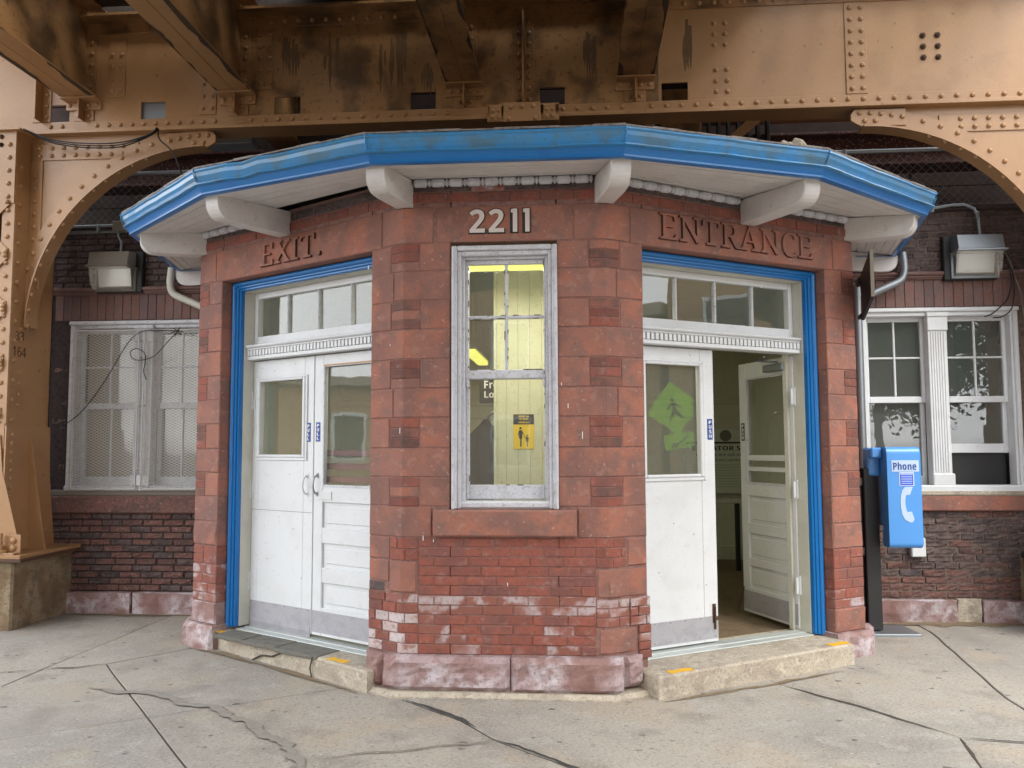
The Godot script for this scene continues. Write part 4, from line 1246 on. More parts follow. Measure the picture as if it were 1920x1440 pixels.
	obj("board", bx(Vector3(0, 0, -.03), Vector3(1.0, .78, 0), .006), M["poster"], nb)
	obj("board_frame", bx(Vector3(-.02, .605, -.001), Vector3(1.02, .625, .01), .003), M["ink"], nb)
	letters("ELEVATOR STATUS", "Droid Sans", Vector2(.06, .52), Vector2(.95, .575), 0, .003, M["ink"], nb, Transform3D(), true)
	letters("elevators are out of service", "Droid Sans", Vector2(.1, .455), Vector2(.85, .49), 0, .003, M["ink"], nb)
	letters("Last updated", "Droid Sans", Vector2(.34, .385), Vector2(.72, .42), 0, .003, M["ink"], nb)
	var ln := MB.new()
	for i in 9: ln.box(Vector3(.06, .08 + i * .033, 0), Vector3(.94, .083 + i * .033, .0015))
	obj("ruled_lines", ln, M["putty"], nb)
	var lg := MB.new()
	for i in 3:
		var r2 := []
		for k in 16: r2.append(Vector2(.2 + i * .26 + .07 * cos(TAU * k / 16), .70 + .07 * sin(TAU * k / 16)))
		lg.prism(r2, 0, .004)
	obj("round_emblem", lg, M["putty"], nb)
	var tb := thing("steel_railing", "dark steel railing posts on the floor inside the open door", "railing", Transform3D(Basis(), Vector3(1.9, .128, -4.4)))
	for i in 4: obj("post", bx(Vector3(i * .3, 0, 0), Vector3(i * .3 + .05, .74, .05), .004), M["dark_metal"], tb)
	obj("rail", bx(Vector3(-.05, .74, -.02), Vector3(1.1, .79, .07), .006), M["cream_paint"], tb)

func lamp(called: String, label: String, p: Vector3, turn: float, length: float, energy: float) -> void:
	var t := Transform3D(Basis(Vector3.UP, turn), p)
	var o := thing(called, label, "lamp", t, "tube lamps inside the hall")
	obj("lamp_housing", bx(Vector3(-length / 2, .035, -.07), Vector3(length / 2, .075, .07), .008), M["cream_paint"], o)
	obj("lamp_diffuser", bx(Vector3(-length / 2 + .01, -.015, -.06), Vector3(length / 2 - .01, .035, .06), .012), M["tube"], o)
	for x in [-.3, .3]: obj("hanger", bx(Vector3(x - .006, .075, -.006), Vector3(x + .006, 3.1 - p.y, .006)), M["cream_paint"], o)
	var a := AreaLight3D.new()
	a.name = "lamp_light"
	a.area_size = Vector2(length - .02, .12)
	a.light_energy = energy * .12
	a.light_color = Color(1, .99, .87)
	a.area_range = 12.0
	a.area_attenuation = 2.0
	a.shadow_enabled = true
	a.transform = Transform3D(Basis(Vector3.RIGHT, -PI / 2), Vector3(0, -.022, 0))
	o.add_child(a)

# ---------------------------------------------------------------- long back wall, left (-1) and right (1) of the bay
func rough_brick(x0: float, x1: float, y0: float, y1: float, zf: float, rough: float, col: Color) -> MB:
	var m := MB.new()
	m.col = col
	var b := .006
	var nx := 4 if x1 - x0 > .12 else 2
	var xs := [x0, x0 + b]
	for i in range(1, nx): xs.append(lerpf(x0, x1, float(i) / nx))
	xs.append(x1 - b); xs.append(x1)
	var ys := [y0, y0 + b, (y0 + y1) * .5, y1 - b, y1]
	var g := []
	for i in xs.size():
		var r := []
		for j in 5:
			var e: bool = i == 0 or j == 0 or i == xs.size() - 1 or j == 4
			r.append(Vector3(xs[i], ys[j], zf - (.009 + rng.randf() * .003 if e else rng.randf_range(-rough, rough))))
		g.append(r)
	for i in xs.size() - 1:
		for j in 4: m.quad(g[i][j], g[i + 1][j], g[i + 1][j + 1], g[i][j + 1])
	var bk := Vector3(0, 0, -.05)
	var e2 := xs.size() - 1
	m.quad(g[0][4], g[e2][4], g[e2][4] + bk, g[0][4] + bk)
	m.quad(g[0][0] + bk, g[e2][0] + bk, g[e2][0], g[0][0])
	m.quad(g[0][0] + bk, g[0][0], g[0][4], g[0][4] + bk)
	m.quad(g[e2][0], g[e2][0] + bk, g[e2][4] + bk, g[e2][4])
	return m

func wall_bricks(parent: Node3D, m: String, x0: float, x1: float, y0: float, y1: float, rows: int, length: float, zf: float, rough: float, k := .25, m2 := "", chance := 0.0) -> void:
	var h := (y1 - y0) / rows
	for r in rows:
		var x := x0
		var l := length * (.5 if r % 2 else 1.0) * rng.randf_range(.85, 1.1)
		while x < x1 - .008:
			var e := minf(x + l, x1)
			if x1 - e < length * .2: e = x1
			obj("brick", rough_brick(x + .004, e - .004, y0 + r * h + .0042, y0 + (r + 1) * h - .0042, zf + rng.randf_range(-.004, .004), rough, tone(k, .05)), M[m2 if rng.randf() < chance else m], parent)
			x = e
			l = length * rng.randf_range(.94, 1.06)

func build_side_wall(s: int) -> void:
	var left := s < 0
	var t := thing("brick_wall", "dark sooty brick wall with a screened window left of the EXIT doors" if left else "dark sooty brick wall with a bare sash window behind the blue phone", "wall")
	# wall body with a real opening; x from xi (bay side) to xo
	var xi := -2.8 if left else 2.8
	var xo := -7.5 if left else 7.5
	var w0 := -4.31 if left else 2.94      # window frame outer edges, left to right
	var w1 := -2.95 if left else 4.27
	var a := minf(xi, xo); var b := maxf(xi, xo)
	var body := MB.new()
	body.box(Vector3(a, -.05, ZB - .35), Vector3(b, 1.12, ZB - .008))
	body.box(Vector3(a, 2.70, ZB - .35), Vector3(b, 3.56, ZB - .008))
	body.box(Vector3(a, 1.12, ZB - .349), Vector3(w0, 2.70, ZB - .0085))
	body.box(Vector3(w1, 1.12, ZB - .349), Vector3(b, 2.70, ZB - .0085))
	var wl := obj("wall_body", body, M["mortar_dark"] if left else M["mortar_grey"], t)
	# foundation stones
	var px := [-5.2, -4.25, -3.62, -2.75] if left else [2.75, 3.66, 3.86, 4.9]
	for i in 3:
		var pb := rough_brick(px[i] + .008, px[i + 1] - .008, -.04, .19, ZB + .05, .010, tone(.08))
		if not left and i == 1: continue
		obj("foundation_stone", pb, M["plinth"] if not left or i > 0 else M["brick_maroon"], wl)
	if not left: obj("foundation_stone", rough_brick(3.66, 3.86, -.04, .2, ZB + .03, .012, tone(.05)), M["concrete_step"], wl)
	# brickwork under the sill
	if left: wall_bricks(wl, "brick_maroon", -4.75, -2.8, .195, .905, 12, .198, ZB, .006, .22, "brick_dark", .35)
	else:
		wall_bricks(wl, "brick_maroon", 2.82, 4.62, .2, .38, 3, .20, ZB, .007, .16)
		wall_bricks(wl, "brick_dark", 2.82, 4.62, .38, .94, 9, .20, ZB, .008, .22, "brick_maroon", .15)
	# sill stone
	var sx0 := -4.52 if left else 2.80
	var sx1 := -2.80 if left else 4.75
	var sy := .905 if left else .94
	var sm := MB.new()
	sm.col = tone(.05)
	sm.box(Vector3(sx0, sy, ZB - .1), Vector3(sx1, 1.065 if left else 1.075, ZB + .045), .012)
	obj("sill_stone", sm, M["sandstone"] if not left else M["brick_maroon"], wl)
	if not left: obj("mortar_fillet", bx(Vector3(2.8, 1.07, ZB - .05), Vector3(4.7, 1.122, ZB + .052), .012), M["concrete_step"], wl)
	else: obj("mortar_fillet", bx(Vector3(-4.5, 1.064, ZB - .05), Vector3(-2.8, 1.12, ZB + .02), .006), M["putty"], wl)
	# thin smooth bricks of the window jamb and the dark shadow gap beside them
	var jx0 := -4.48 if left else 4.30
	var jx1 := -4.335 if left else 4.46
	wall_bricks(wl, "brick_maroon", jx0, jx1, 1.12, 2.70, 26, .15, ZB - .012, .001, .2, "brick_dark", .4)
	# soldier course, string course
	var n := 20
	for i in n:
		var x := (-4.48 if left else 2.84) + i * .083
		var m := MB.new()
		m.col = tone(.2, .08)
		m.box(Vector3(x + .002, 2.712, ZB - .05), Vector3(x + .081, 2.955, ZB + rng.randf_range(-.002, .002)), .003)
		obj("brick", m, M["soldier_brick"], wl)
	var st := MB.new()
	var s0 := -4.56 if left else 2.78
	var s1 := -2.78 if left else 4.6
	st.box(Vector3(s0, 2.985, ZB - .05), Vector3(s1, 3.018, ZB + .055), .010)
	st.box(Vector3(s0 + .01, 2.965, ZB - .05), Vector3(s1 - .01, 2.986, ZB + .036), .006)
	st.box(Vector3(s0 + .02, 2.953, ZB - .05), Vector3(s1 - .02, 2.966, ZB + .022), .004)
	obj("string_course", st, M["soldier_brick"], wl)
	# rough dark brickwork above and beyond
	if left:
		wall_bricks(wl, "brick_dark", -5.0, -2.85, 3.018, 3.56, 9, .205, ZB, .009, .3)
		wall_bricks(wl, "brick_dark", -4.86, -4.57, 1.07, 3.018, 32, .21, ZB + .01, .010, .3)
	else:
		wall_bricks(wl, "brick_dark", 2.85, 4.75, 3.018, 3.56, 9, .205, ZB, .006, .25)
		wall_bricks(wl, "brick_dark", 4.47, 4.9, 1.08, 3.018, 32, .21, ZB, .006, .25)
	build_side_window(t, left, w0, w1)

func build_side_window(t: Node3D, left: bool, w0: float, w1: float) -> void:
	var w := part("window", t)
	var z := ZB
	var pm: String = "old_white" if left else "white_paint"
	var f := MB.new()
	var yb := 1.12
	# moulded outer frame
	f.box(Vector3(w0 - .01, 2.665, z - .12), Vector3(w1 + .01, 2.702, z + .035), .008)
	f.box(Vector3(w0, 2.63, z - .12), Vector3(w1, 2.665, z + .012), .006)
	for q in [[w0, 1.0], [w1, -1.0]]:
		f.box(Vector3(q[0], yb, z - .12), Vector3(q[0] + q[1] * .038, 2.665, z + .024), .008)
		f.box(Vector3(q[0] + q[1] * .038, yb, z - .121), Vector3(q[0] + q[1] * .06, 2.64, z + .005), .005)
	f.box(Vector3(w0 - .02, yb - .02, z - .12), Vector3(w1 + .02, yb + .04, z + .05 if not left else z + .02), .01)
	obj("window_frame", f, M[pm], w)
	# fluted mullion post
	var m0 := -3.665 if left else 3.515
	var m1 := -3.50 if left else 3.675
	var p := MB.new()
	p.box(Vector3(m0, yb + .03, z - .1), Vector3(m1, 2.645, z + .012), .004)
	p.box(Vector3(m0 - .006, 2.50, z + .006), Vector3(m1 + .006, 2.645, z + .026), .006)
	p.box(Vector3(m0 - .014, 2.62, z + .006), Vector3(m1 + .014, 2.66, z + .038), .008)
	p.box(Vector3(m0 - .012, yb + .035, z + .004), Vector3(m1 + .012, yb + .14, z + .04), .008)
	for i in 6:
		var fx := m0 + .016 + (m1 - m0 - .032) * (i + .5) / 6.0
		p.tube([Vector3(fx, yb + .15, z + .010), Vector3(fx, 2.49, z + .010)], .0085, 6)
	obj("mullion_post", p, M[pm], w)
	var bays := [[w0 + .06, m0], [m1, w1 - .06]]
	for i in 2:
		var x0: float = bays[i][0]; var x1: float = bays[i][1]
		var raised: bool = not left and i == 1
		var up := MB.new()
		framed(up, x0, x1, 1.875, 2.632, x0 + .035, x1 - .035, 1.93, 2.592, z - .105, z - .07, .004)
		obj("sash_frame", up, M[pm], w)
		var mx := (x0 + x1) / 2
		obj("muntin", bx(Vector3(mx - .009, 1.93, z - .098), Vector3(mx + .009, 2.592, z - .073), .005), M[pm], w)
		for q in [[x0 + .035, mx - .009], [mx + .009, x1 - .035]]:
			obj("muntin", bx(Vector3(q[0], 2.262, z - .0975), Vector3(q[1], 2.279, z - .0735), .005), M[pm], w)
			pane(w, q[0] + .001, q[1] - .001, 2.278, 2.591, z - .087)
			pane(w, q[0] + .001, q[1] - .001, 1.931, 2.263, z - .087)
		var lo := MB.new()
		var lb := 1.44 if raised else 1.162
		framed(lo, x0, x1, lb - .005, 1.93, x0 + .04, x1 - .04, lb + .075, 1.878, z - .143, z - .108, .004)
		obj("sash_frame", lo, M[pm], w)
		if left:
			obj("muntin", bx(Vector3(mx - .009, lb + .07, z - .138), Vector3(mx + .009, 1.88, z - .112), .005), M[pm], w)
			for q in [[x0 + .04, mx - .009], [mx + .009, x1 - .04]]:
				pane(w, q[0] + .001, q[1] - .001, lb + .076, 1.877, z - .125)
		else: pane(w, x0 + .041, x1 - .041, lb + .076, 1.877, z - .125)
		# what closes the room behind: drawn blinds on the left, dark room on the right
		if left: obj("blind", bx(Vector3(x0, 1.13, z - .2), Vector3(x1, 2.66, z - .19)), M["blind"], w)
		if raised: obj("insect_screen", bx(Vector3(x0 + .01, 1.16, z - .16), Vector3(x1 - .01, 1.44, z - .155)), M["dark_metal"], w)
	var room := MB.new()
	room.box(Vector3(w0 - .2, .9, z - 1.6), Vector3(w1 + .2, 3.0, z - 1.55))
	for q in [w0 - .2, w1 + .15]: room.box(Vector3(q, .9, z - 1.6), Vector3(q + .05, 3.0, z - .36))
	room.box(Vector3(w0 - .2, .85, z - 1.6), Vector3(w1 + .2, .9, z - .36))
	room.box(Vector3(w0 - .2, 3.0, z - 1.6), Vector3(w1 + .2, 3.05, z - .36))
	obj("back_room", room, M["blind"], w)
	if left:
		for q in [[-4.235, -3.625], [-3.56, -2.9]]: mesh_screen(t, q[0], q[1], 1.135, 2.60, z + .045)

# expanded metal: every diamond is real wire, joined into one sheet
func mesh_screen(t: Node3D, x0: float, x1: float, y0: float, y1: float, z: float) -> void:
	var m := MB.new()
	var dx := .052; var dy := .0255
	var r := .0021
	var nx := int((x1 - x0) / dx); var ny := int((y1 - y0) / dy)
	for i in nx + 1:
		for j in ny + 1:
			for k in [-1.0, 1.0]:
				var a := Vector3(x0 + i * dx, y0 + j * dy, z)
				var b := a + Vector3(dx * .5, dy * .5, .002) if k > 0 else a + Vector3(dx * .5, -dy * .5, .002)
				var c := a + Vector3(dx, 0, 0)
				for q in [[a, b], [b, c]]:
					if q[0].x < x0 - .001 or q[1].x > x1 + .001 or q[1].y > y1 or q[1].y < y0 or q[0].y > y1 or q[0].y < y0: continue
					var d := Vector3(0, r, 0); var e := Vector3(0, 0, r * .8)
					m.quad(q[0] - d + e, q[1] - d + e, q[1] + d + e, q[0] + d + e)
					m.quad(q[0] + d + e, q[1] + d + e, q[1] + d - e, q[0] + d - e)
	var s := part("mesh_screen", t)
	var o := obj("wire_mesh", m, M["screen_white"], s)
	o.set_meta("kind", "stuff")
	var f := MB.new()
	framed(f, x0 - .012, x1 + .012, y0 - .012, y1 + .012, x0, x1, y0, y1, z - .006, z + .008, .003)
	obj("screen_frame", f, M["screen_white"], s)
	for y in [1.3, 1.9, 2.35]:
		for x in [x0 - .006, x1 + .006]:
			obj("screen_clip", bx(Vector3(x - .018, y, z - .05), Vector3(x + .018, y + .012, z + .012), .003), M["screen_white"], s)

# ---------------------------------------------------------------- dark storey above the wall, chain-link, old red beam
func build_upper() -> void:
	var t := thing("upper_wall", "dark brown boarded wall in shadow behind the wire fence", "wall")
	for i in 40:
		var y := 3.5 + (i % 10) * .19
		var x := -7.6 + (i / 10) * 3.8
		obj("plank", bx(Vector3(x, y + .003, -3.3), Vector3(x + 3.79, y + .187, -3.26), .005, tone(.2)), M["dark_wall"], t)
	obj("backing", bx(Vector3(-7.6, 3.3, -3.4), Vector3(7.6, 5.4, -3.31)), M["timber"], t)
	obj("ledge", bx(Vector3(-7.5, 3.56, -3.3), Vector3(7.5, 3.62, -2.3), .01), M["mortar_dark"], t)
	var rb := thing("red_beam", "old red-brown steel beam with white drips behind the girder", "beam")
	obj("beam_web", bx(Vector3(-7, 4.12, -2.78), Vector3(7, 4.40, -2.75)), M["red_steel"], rb)
	obj("beam_flange", bx(Vector3(-7, 4.40, -2.9), Vector3(7, 4.425, -2.62), .004), M["red_steel"], rb)
	obj("beam_flange", bx(Vector3(-7, 4.095, -2.9), Vector3(7, 4.12, -2.62), .004), M["red_steel"], rb)
	for s in [-1.0, 1.0]:
		var cf := thing("wire_fence", "chain-link fence above the wall by the left arch" if s < 0 else "chain-link fence above the wall by the right arch", "fence")
		var m := MB.new()
		var d := .075
		var x0 := -5.2 if s < 0 else 2.9
		for i in 34:
			for j in 7:
				for k in [-1.0, 1.0]:
					var a := Vector3(x0 + i * d, 3.62 + j * d, -2.44)
					var b := a + Vector3(d * k, d, .004)
					var dd := (b - a).cross(Vector3(0, 0, 1)).normalized() * .0024
					m.quad(a - dd, b - dd, b + dd, a + dd)
					m.quad(b - dd, a - dd, a + dd, b + dd)
		var o := obj("chain_link", m, M["galvanised"], cf)
		o.set_meta("kind", "stuff")
		var rl := MB.new()
		rl.tube([Vector3(x0 - .1, 4.16, -2.44), Vector3(x0 + 2.7, 4.16, -2.44)], .02, 8)
		obj("top_rail", rl, M["galvanised"], cf)
		for x in [x0, x0 + 2.6]:
			var ps := MB.new()
			ps.tube([Vector3(x, 3.5, -2.44), Vector3(x, 4.18, -2.44)], .025, 8)
			obj("post", ps, M["galvanised"], cf)

# ---------------------------------------------------------------- steel
var rivet_mesh: Mesh
var bolt_mesh: Mesh
func rivet(parent: Node3D, p: Vector3, n := Vector3(0, 0, 1), m := "steel_tan", k := 1.0) -> void:
	if rivet_mesh == null:
		var r := MB.new()
		r.lathe([Vector2(.0165, -.002), Vector2(.0165, .002), Vector2(.0145, .008), Vector2(.010, .0125), Vector2(.005, .0145), Vector2(0, .015)], 8)
		rivet_mesh = r.mesh()
		var b := MB.new()
		b.lathe([Vector2(.021, -.002), Vector2(.021, .004), Vector2(.015, .005), Vector2(.015, .016), Vector2(0, .016)], 6)
		b.lathe([Vector2(.008, .015), Vector2(.008, .024), Vector2(0, .025)], 8)
		bolt_mesh = b.mesh()
	var y := n
	var x := y.cross(Vector3(.31, .2, .93) if absf(y.z) < .9 else Vector3(0, 1, 0)).normalized()
	put("rivet", rivet_mesh if m != "bolt" else bolt_mesh, M[m] if m != "bolt" else M["rust"], parent, Transform3D(Basis(x, y, x.cross(y)).scaled_local(Vector3.ONE * k * 1.3), p))

func build_girder() -> void:
	var t := thing("plate_girder", "long tan riveted steel girder spanning above the whole entrance", "girder")
	var x0 := -5.6; var x1 := 5.6
	var holes := [[-4.242, -4.036], [-3.374, -3.149], [-2.16, -1.928], [-.953, -.733], [.165, .378], [1.194, 1.414]]
	# web tones: soot and painted shade between the tracks, plain tan outside
	var web := []
	var cuts := [x0, -2.48, -1.0, 1.17, x1]
	for i in 4:
		var a: float = cuts[i]; var b: float = cuts[i + 1]
		var m := MB.new()
		m.box(Vector3(a, 4.30, ZG - .018), Vector3(b, 4.412, ZG))
		m.box(Vector3(a, 4.567, ZG - .018), Vector3(b, 5.30, ZG))
		var x := a
		for h in holes:
			if h[1] <= a or h[0] >= b: continue
			if h[0] > x: m.box(Vector3(x, 4.412, ZG - .0179), Vector3(h[0], 4.567, ZG - .0001))
			x = maxf(x, h[1])
		if x < b: m.box(Vector3(x, 4.412, ZG - .0179), Vector3(b, 4.567, ZG - .0001))
		web.append(obj("web_plate", m, M["steel_tan"] if i in [0, 3] else M["steel_soot_shade"], t))
	obj("hole_cover", bx(Vector3(-3.41, 4.38, ZG - .05), Vector3(-3.11, 4.6, ZG - .03)), M["galvanised"], t)
	# flanges and their angles
	var fb := MB.new()
	fb.box(Vector3(x0, 4.275, ZG - .17), Vector3(x1, 4.302, ZG + .085), .003)
	obj("bottom_flange", fb, M["steel_tan"], t)
	obj("flange_angle", bx(Vector3(x0, 4.302, ZG), Vector3(x1, 4.405, ZG + .013), .003), M["steel_tan"], t)
	obj("flange_angle", bx(Vector3(x0, 4.302, ZG + .013), Vector3(x1, 4.314, ZG + .075), .003), M["steel_tan"], t)
	obj("top_flange", bx(Vector3(x0, 5.30, ZG - .17), Vector3(x1, 5.327, ZG + .15), .003), M["steel_soot_shade"], t)
	obj("flange_angle", bx(Vector3(x0, 5.20, ZG), Vector3(x1, 5.30, ZG + .013), .003), M["steel_soot_shade"], t)
	var zf := ZG + .0125
	var x := -4.2
	while x < 4.4:
		var skip := false
		for q in [-3.894, -2.483, -.478, .971, .03]:
			if absf(x - q) < .1: skip = true
		if not skip: rivet(t, Vector3(x, 4.364, zf))
		x += .108 if x < -2.4 else .124
	x = -2.2
	while x < 4.3:
		if x < -1.0 or x > 1.3: rivet(t, Vector3(x, 5.245, zf))
		x += .124
	# splice plate and rivet groups on the bright half
	obj("splice_plate", bx(Vector3(2.712, 4.41, ZG), Vector3(2.885, 5.195, ZG + .011), .002), M["steel_tan"], t)
	for i in 8:
		for q in [2.757, 2.845]: rivet(t, Vector3(q, 4.455 + i * .099, ZG + .0105))
	for q in [[1.64, 4.88, ""], [1.65, 4.474, ""], [3.34, 4.70, "bolt"]]:
		for i in 3:
			for j in 2: rivet(t, Vector3(q[0] + j * (.092 if q[2] == "" else .118), q[1] + i * .094, ZG), Vector3(0, 0, 1), "steel_tan" if q[2] == "" else "bolt")
	# stiffener pairs: at the middle, over the column, under each stringer
	for q in [[.03, 4.407, 5.2, "steel_soot_shade"], [-4.29, 4.41, 5.2, "steel_tan"], [4.35, 4.41, 5.2, "steel_tan"]]:
		var m := MB.new()
		m.box(Vector3(q[0] - .008, q[1], ZG), Vector3(q[0] + .008, q[2], ZG + .115), .002)
		m.box(Vector3(q[0] - .085, q[1], ZG), Vector3(q[0] - .008, q[2], ZG + .012), .002)
		m.box(Vector3(q[0] + .008, q[1], ZG), Vector3(q[0] + .085, q[2], ZG + .012), .002)
		obj("stiffener", m, M[q[3]], t)
		for i in 8:
			for d in [-.046, .046]: rivet(t, Vector3(q[0] + d, 4.46 + i * .098, ZG + .0115), Vector3(0, 0, 1), q[3])
	for xs in [-3.894, -2.483, -.478, .971]:
		var m := MB.new()
		m.box(Vector3(xs - .007, 4.407, ZG), Vector3(xs + .007, 4.575, ZG + .105), .002)
		m.box(Vector3(xs - .09, 4.407, ZG), Vector3(xs - .007, 4.575, ZG + .012), .002)
		m.box(Vector3(xs + .007, 4.407, ZG), Vector3(xs + .09, 4.575, ZG + .012), .002)
		m.box(Vector3(xs - .16, 4.505, ZG + .012), Vector3(xs + .16, 4.588, ZG + .024), .002)
		m.box(Vector3(xs - .16, 4.575, ZG + .02), Vector3(xs + .16, 4.590, ZG + .13), .002)
		obj("seat_bracket", m, M["steel_tan"], t)
		for d in [-.125, -.048, .048, .125]: rivet(t, Vector3(xs + d, 4.548, ZG + .0235))
		for d in [-.048, .048]: rivet(t, Vector3(xs + d, 4.455, ZG + .0115))
	# connection angles beside the stringers
	for q in [[-3.60, 4.62, 5.15, "steel_tan"], [-2.76, 4.43, 4.82, "steel_tan"], [-2.25, 4.64, 5.2, "steel_soot_shade"]]:
		obj("connection_plate", bx(Vector3(q[0] - .075, q[1], ZG), Vector3(q[0] + .075, q[2], ZG + .012), .002), M[q[3]], t)
		var k := int((q[2] - q[1]) / .11)
		for i in k:
			for d in [-.042, .042]: rivet(t, Vector3(q[0] + d, q[1] + .055 + i * .11, ZG + .0115), Vector3(0, 0, 1), q[3])
	# bolted pad under the middle
	var pd := MB.new()
	pd.box(Vector3(-.133, 4.21, ZG + .15), Vector3(.178, 4.372, ZG + .17), .003)
	pd.box(Vector3(-.27, 4.22, ZG + .05), Vector3(.33, 4.275, ZG + .15), .004)
	pd.box(Vector3(-.27, 4.352, ZG + .013), Vector3(.33, 4.366, ZG + .151), .002)
	for q in [-.2, .25]: pd.box(Vector3(q - .05, 4.23, ZG + .1), Vector3(q + .05, 4.352, ZG + .16), .004)
	obj("bolted_pad", pd, M["steel_tan"], t)
	for q in [[-.07, 4.335], [.02, 4.335], [.115, 4.335], [-.09, 4.235], [.135, 4.235]]: rivet(t, Vector3(q[0], q[1], ZG + .17))
	for q in [-.225, -.175, .225, .275]: rivet(t, Vector3(q, 4.31, ZG + .16), Vector3(0, 0, 1), "steel_tan", .8)
	for q in [-.225, -.175, .225, .275]: rivet(t, Vector3(q, 4.255, ZG + .16), Vector3(0, 0, 1), "steel_tan", .8)
	# soot marks with ragged outlines
	for q in [[-1.08, 4.62, .09, .5], [-.80, 4.58, .04, .25], [.60, 4.62, .06, .42], [-1.55, 4.6, .12, .5], [1.42, 4.7, .02, .4], [-2.05, 4.75, .08, .4]]:
		var m := MB.new()
		for i in 12:
			var sx: float = q[0] + rng.randfn() * q[2] * .55
			var y1s: float = q[1] + q[3] * rng.randf_range(.55, 1.05)
			var y0s: float = q[1] + q[3] * rng.randf_range(-.15, .4)
			var hw := rng.randf_range(.003, .014)
			m.prism([Vector2(sx - hw, y1s), Vector2(sx - hw * 1.6, lerpf(y1s, y0s, .4)), Vector2(sx - hw * .3, y0s), Vector2(sx + hw * .3, y0s), Vector2(sx + hw * 1.3, lerpf(y1s, y0s, .5)), Vector2(sx + hw, y1s)], ZG - .001, ZG + .0006 + i * .00003)
		obj("soot_mark", m, mat("soot", mottle(256, Color(.40, .30, .19), [[6, 207, .45, .75, Color(.46, .345, .22), .7], [30, 208, .5, .8, Color(.31, .235, .155), .6]], .1, 33), .6, .8) if not M.has("soot") else M["soot"], t)
	# stringers: one thing each, in front of and behind the girder
	var names := ["leftmost tan stringer beam, running forward overhead beside the column", "second tan stringer beam from the left, overhead above the EXIT side", "stringer beam toned with soot and shade, overhead left of the girder's middle stiffener", "stringer beam toned with soot and shade, overhead above the ENTRANCE side"]
	var xs4 := [-3.894, -2.483, -.478, .971]
	for i in 4:
		var s := thing("stringer_beam", names[i], "beam", Transform3D(Basis(), Vector3(xs4[i], 0, 0)), "stringer beams under the tracks")
		for sg in [[ZG + .016, 15.0], [-9.0, ZG - .02]]:
			obj("beam_web", bx(Vector3(-.009, 4.6, sg[0]), Vector3(.009, 5.42, sg[1])), M["steel_soot_shade"], s)
			for h in [-1.0, 1.0]:
				obj("flange_angle", bx(Vector3(h * .0015, 4.592, sg[0]), Vector3(h * .152, 4.606, sg[1]), .002), M["steel_tan"] if i < 2 else M["steel_soot_shade"], s)
				obj("flange_angle", bx(Vector3(h * .0095, 4.606, sg[0]), Vector3(h * .022, 4.70, sg[1]), .002), M["steel_soot_shade"], s)
			obj("top_flange", bx(Vector3(-.15, 5.42, sg[0] - .0), Vector3(.15, 5.445, sg[1]), .002), M["steel_soot_shade"], s)
		for h in [-1.0, 1.0]:
			obj("end_angle", bx(Vector3(h * .01, 4.62, ZG + .001), Vector3(h * .10, 5.2, ZG + .014), .002), M["steel_soot_shade"], s)
			var so := MB.new()
			var zz := ZG + .04
			var wd := .03
			while zz < 4.5:
				var nz := zz + rng.randf_range(.05, .12)
				var nw := clampf(wd + rng.randf_range(-.028, .025), .0, .05)
				var a := Vector3(h * .1525, 4.5905, zz); var b := Vector3(h * (.152 - wd), 4.5905, zz)
				var c := Vector3(h * (.152 - nw), 4.5905, nz); var d := Vector3(h * .1525, 4.5905, nz)
				if h > 0: so.quad(a, d, c, b)
				else: so.quad(b, c, d, a)
				zz = nz; wd = nw
			obj("soot_edge", so, M["black_soot"], s)
			for k in 5: rivet(s, Vector3(h * .058, 4.72 + k * .1, ZG + .0135), Vector3(0, 0, 1), "steel_soot_shade")

func arch_pts(cx: float, cy: float, r: float, sgn: float, n := 20) -> Array:
	var o := []
	for i in n + 1:
		var a := PI / 2 * i / n
		o.append(Vector2(cx + sgn * r * sin(a), cy + r * cos(a)))
	return o

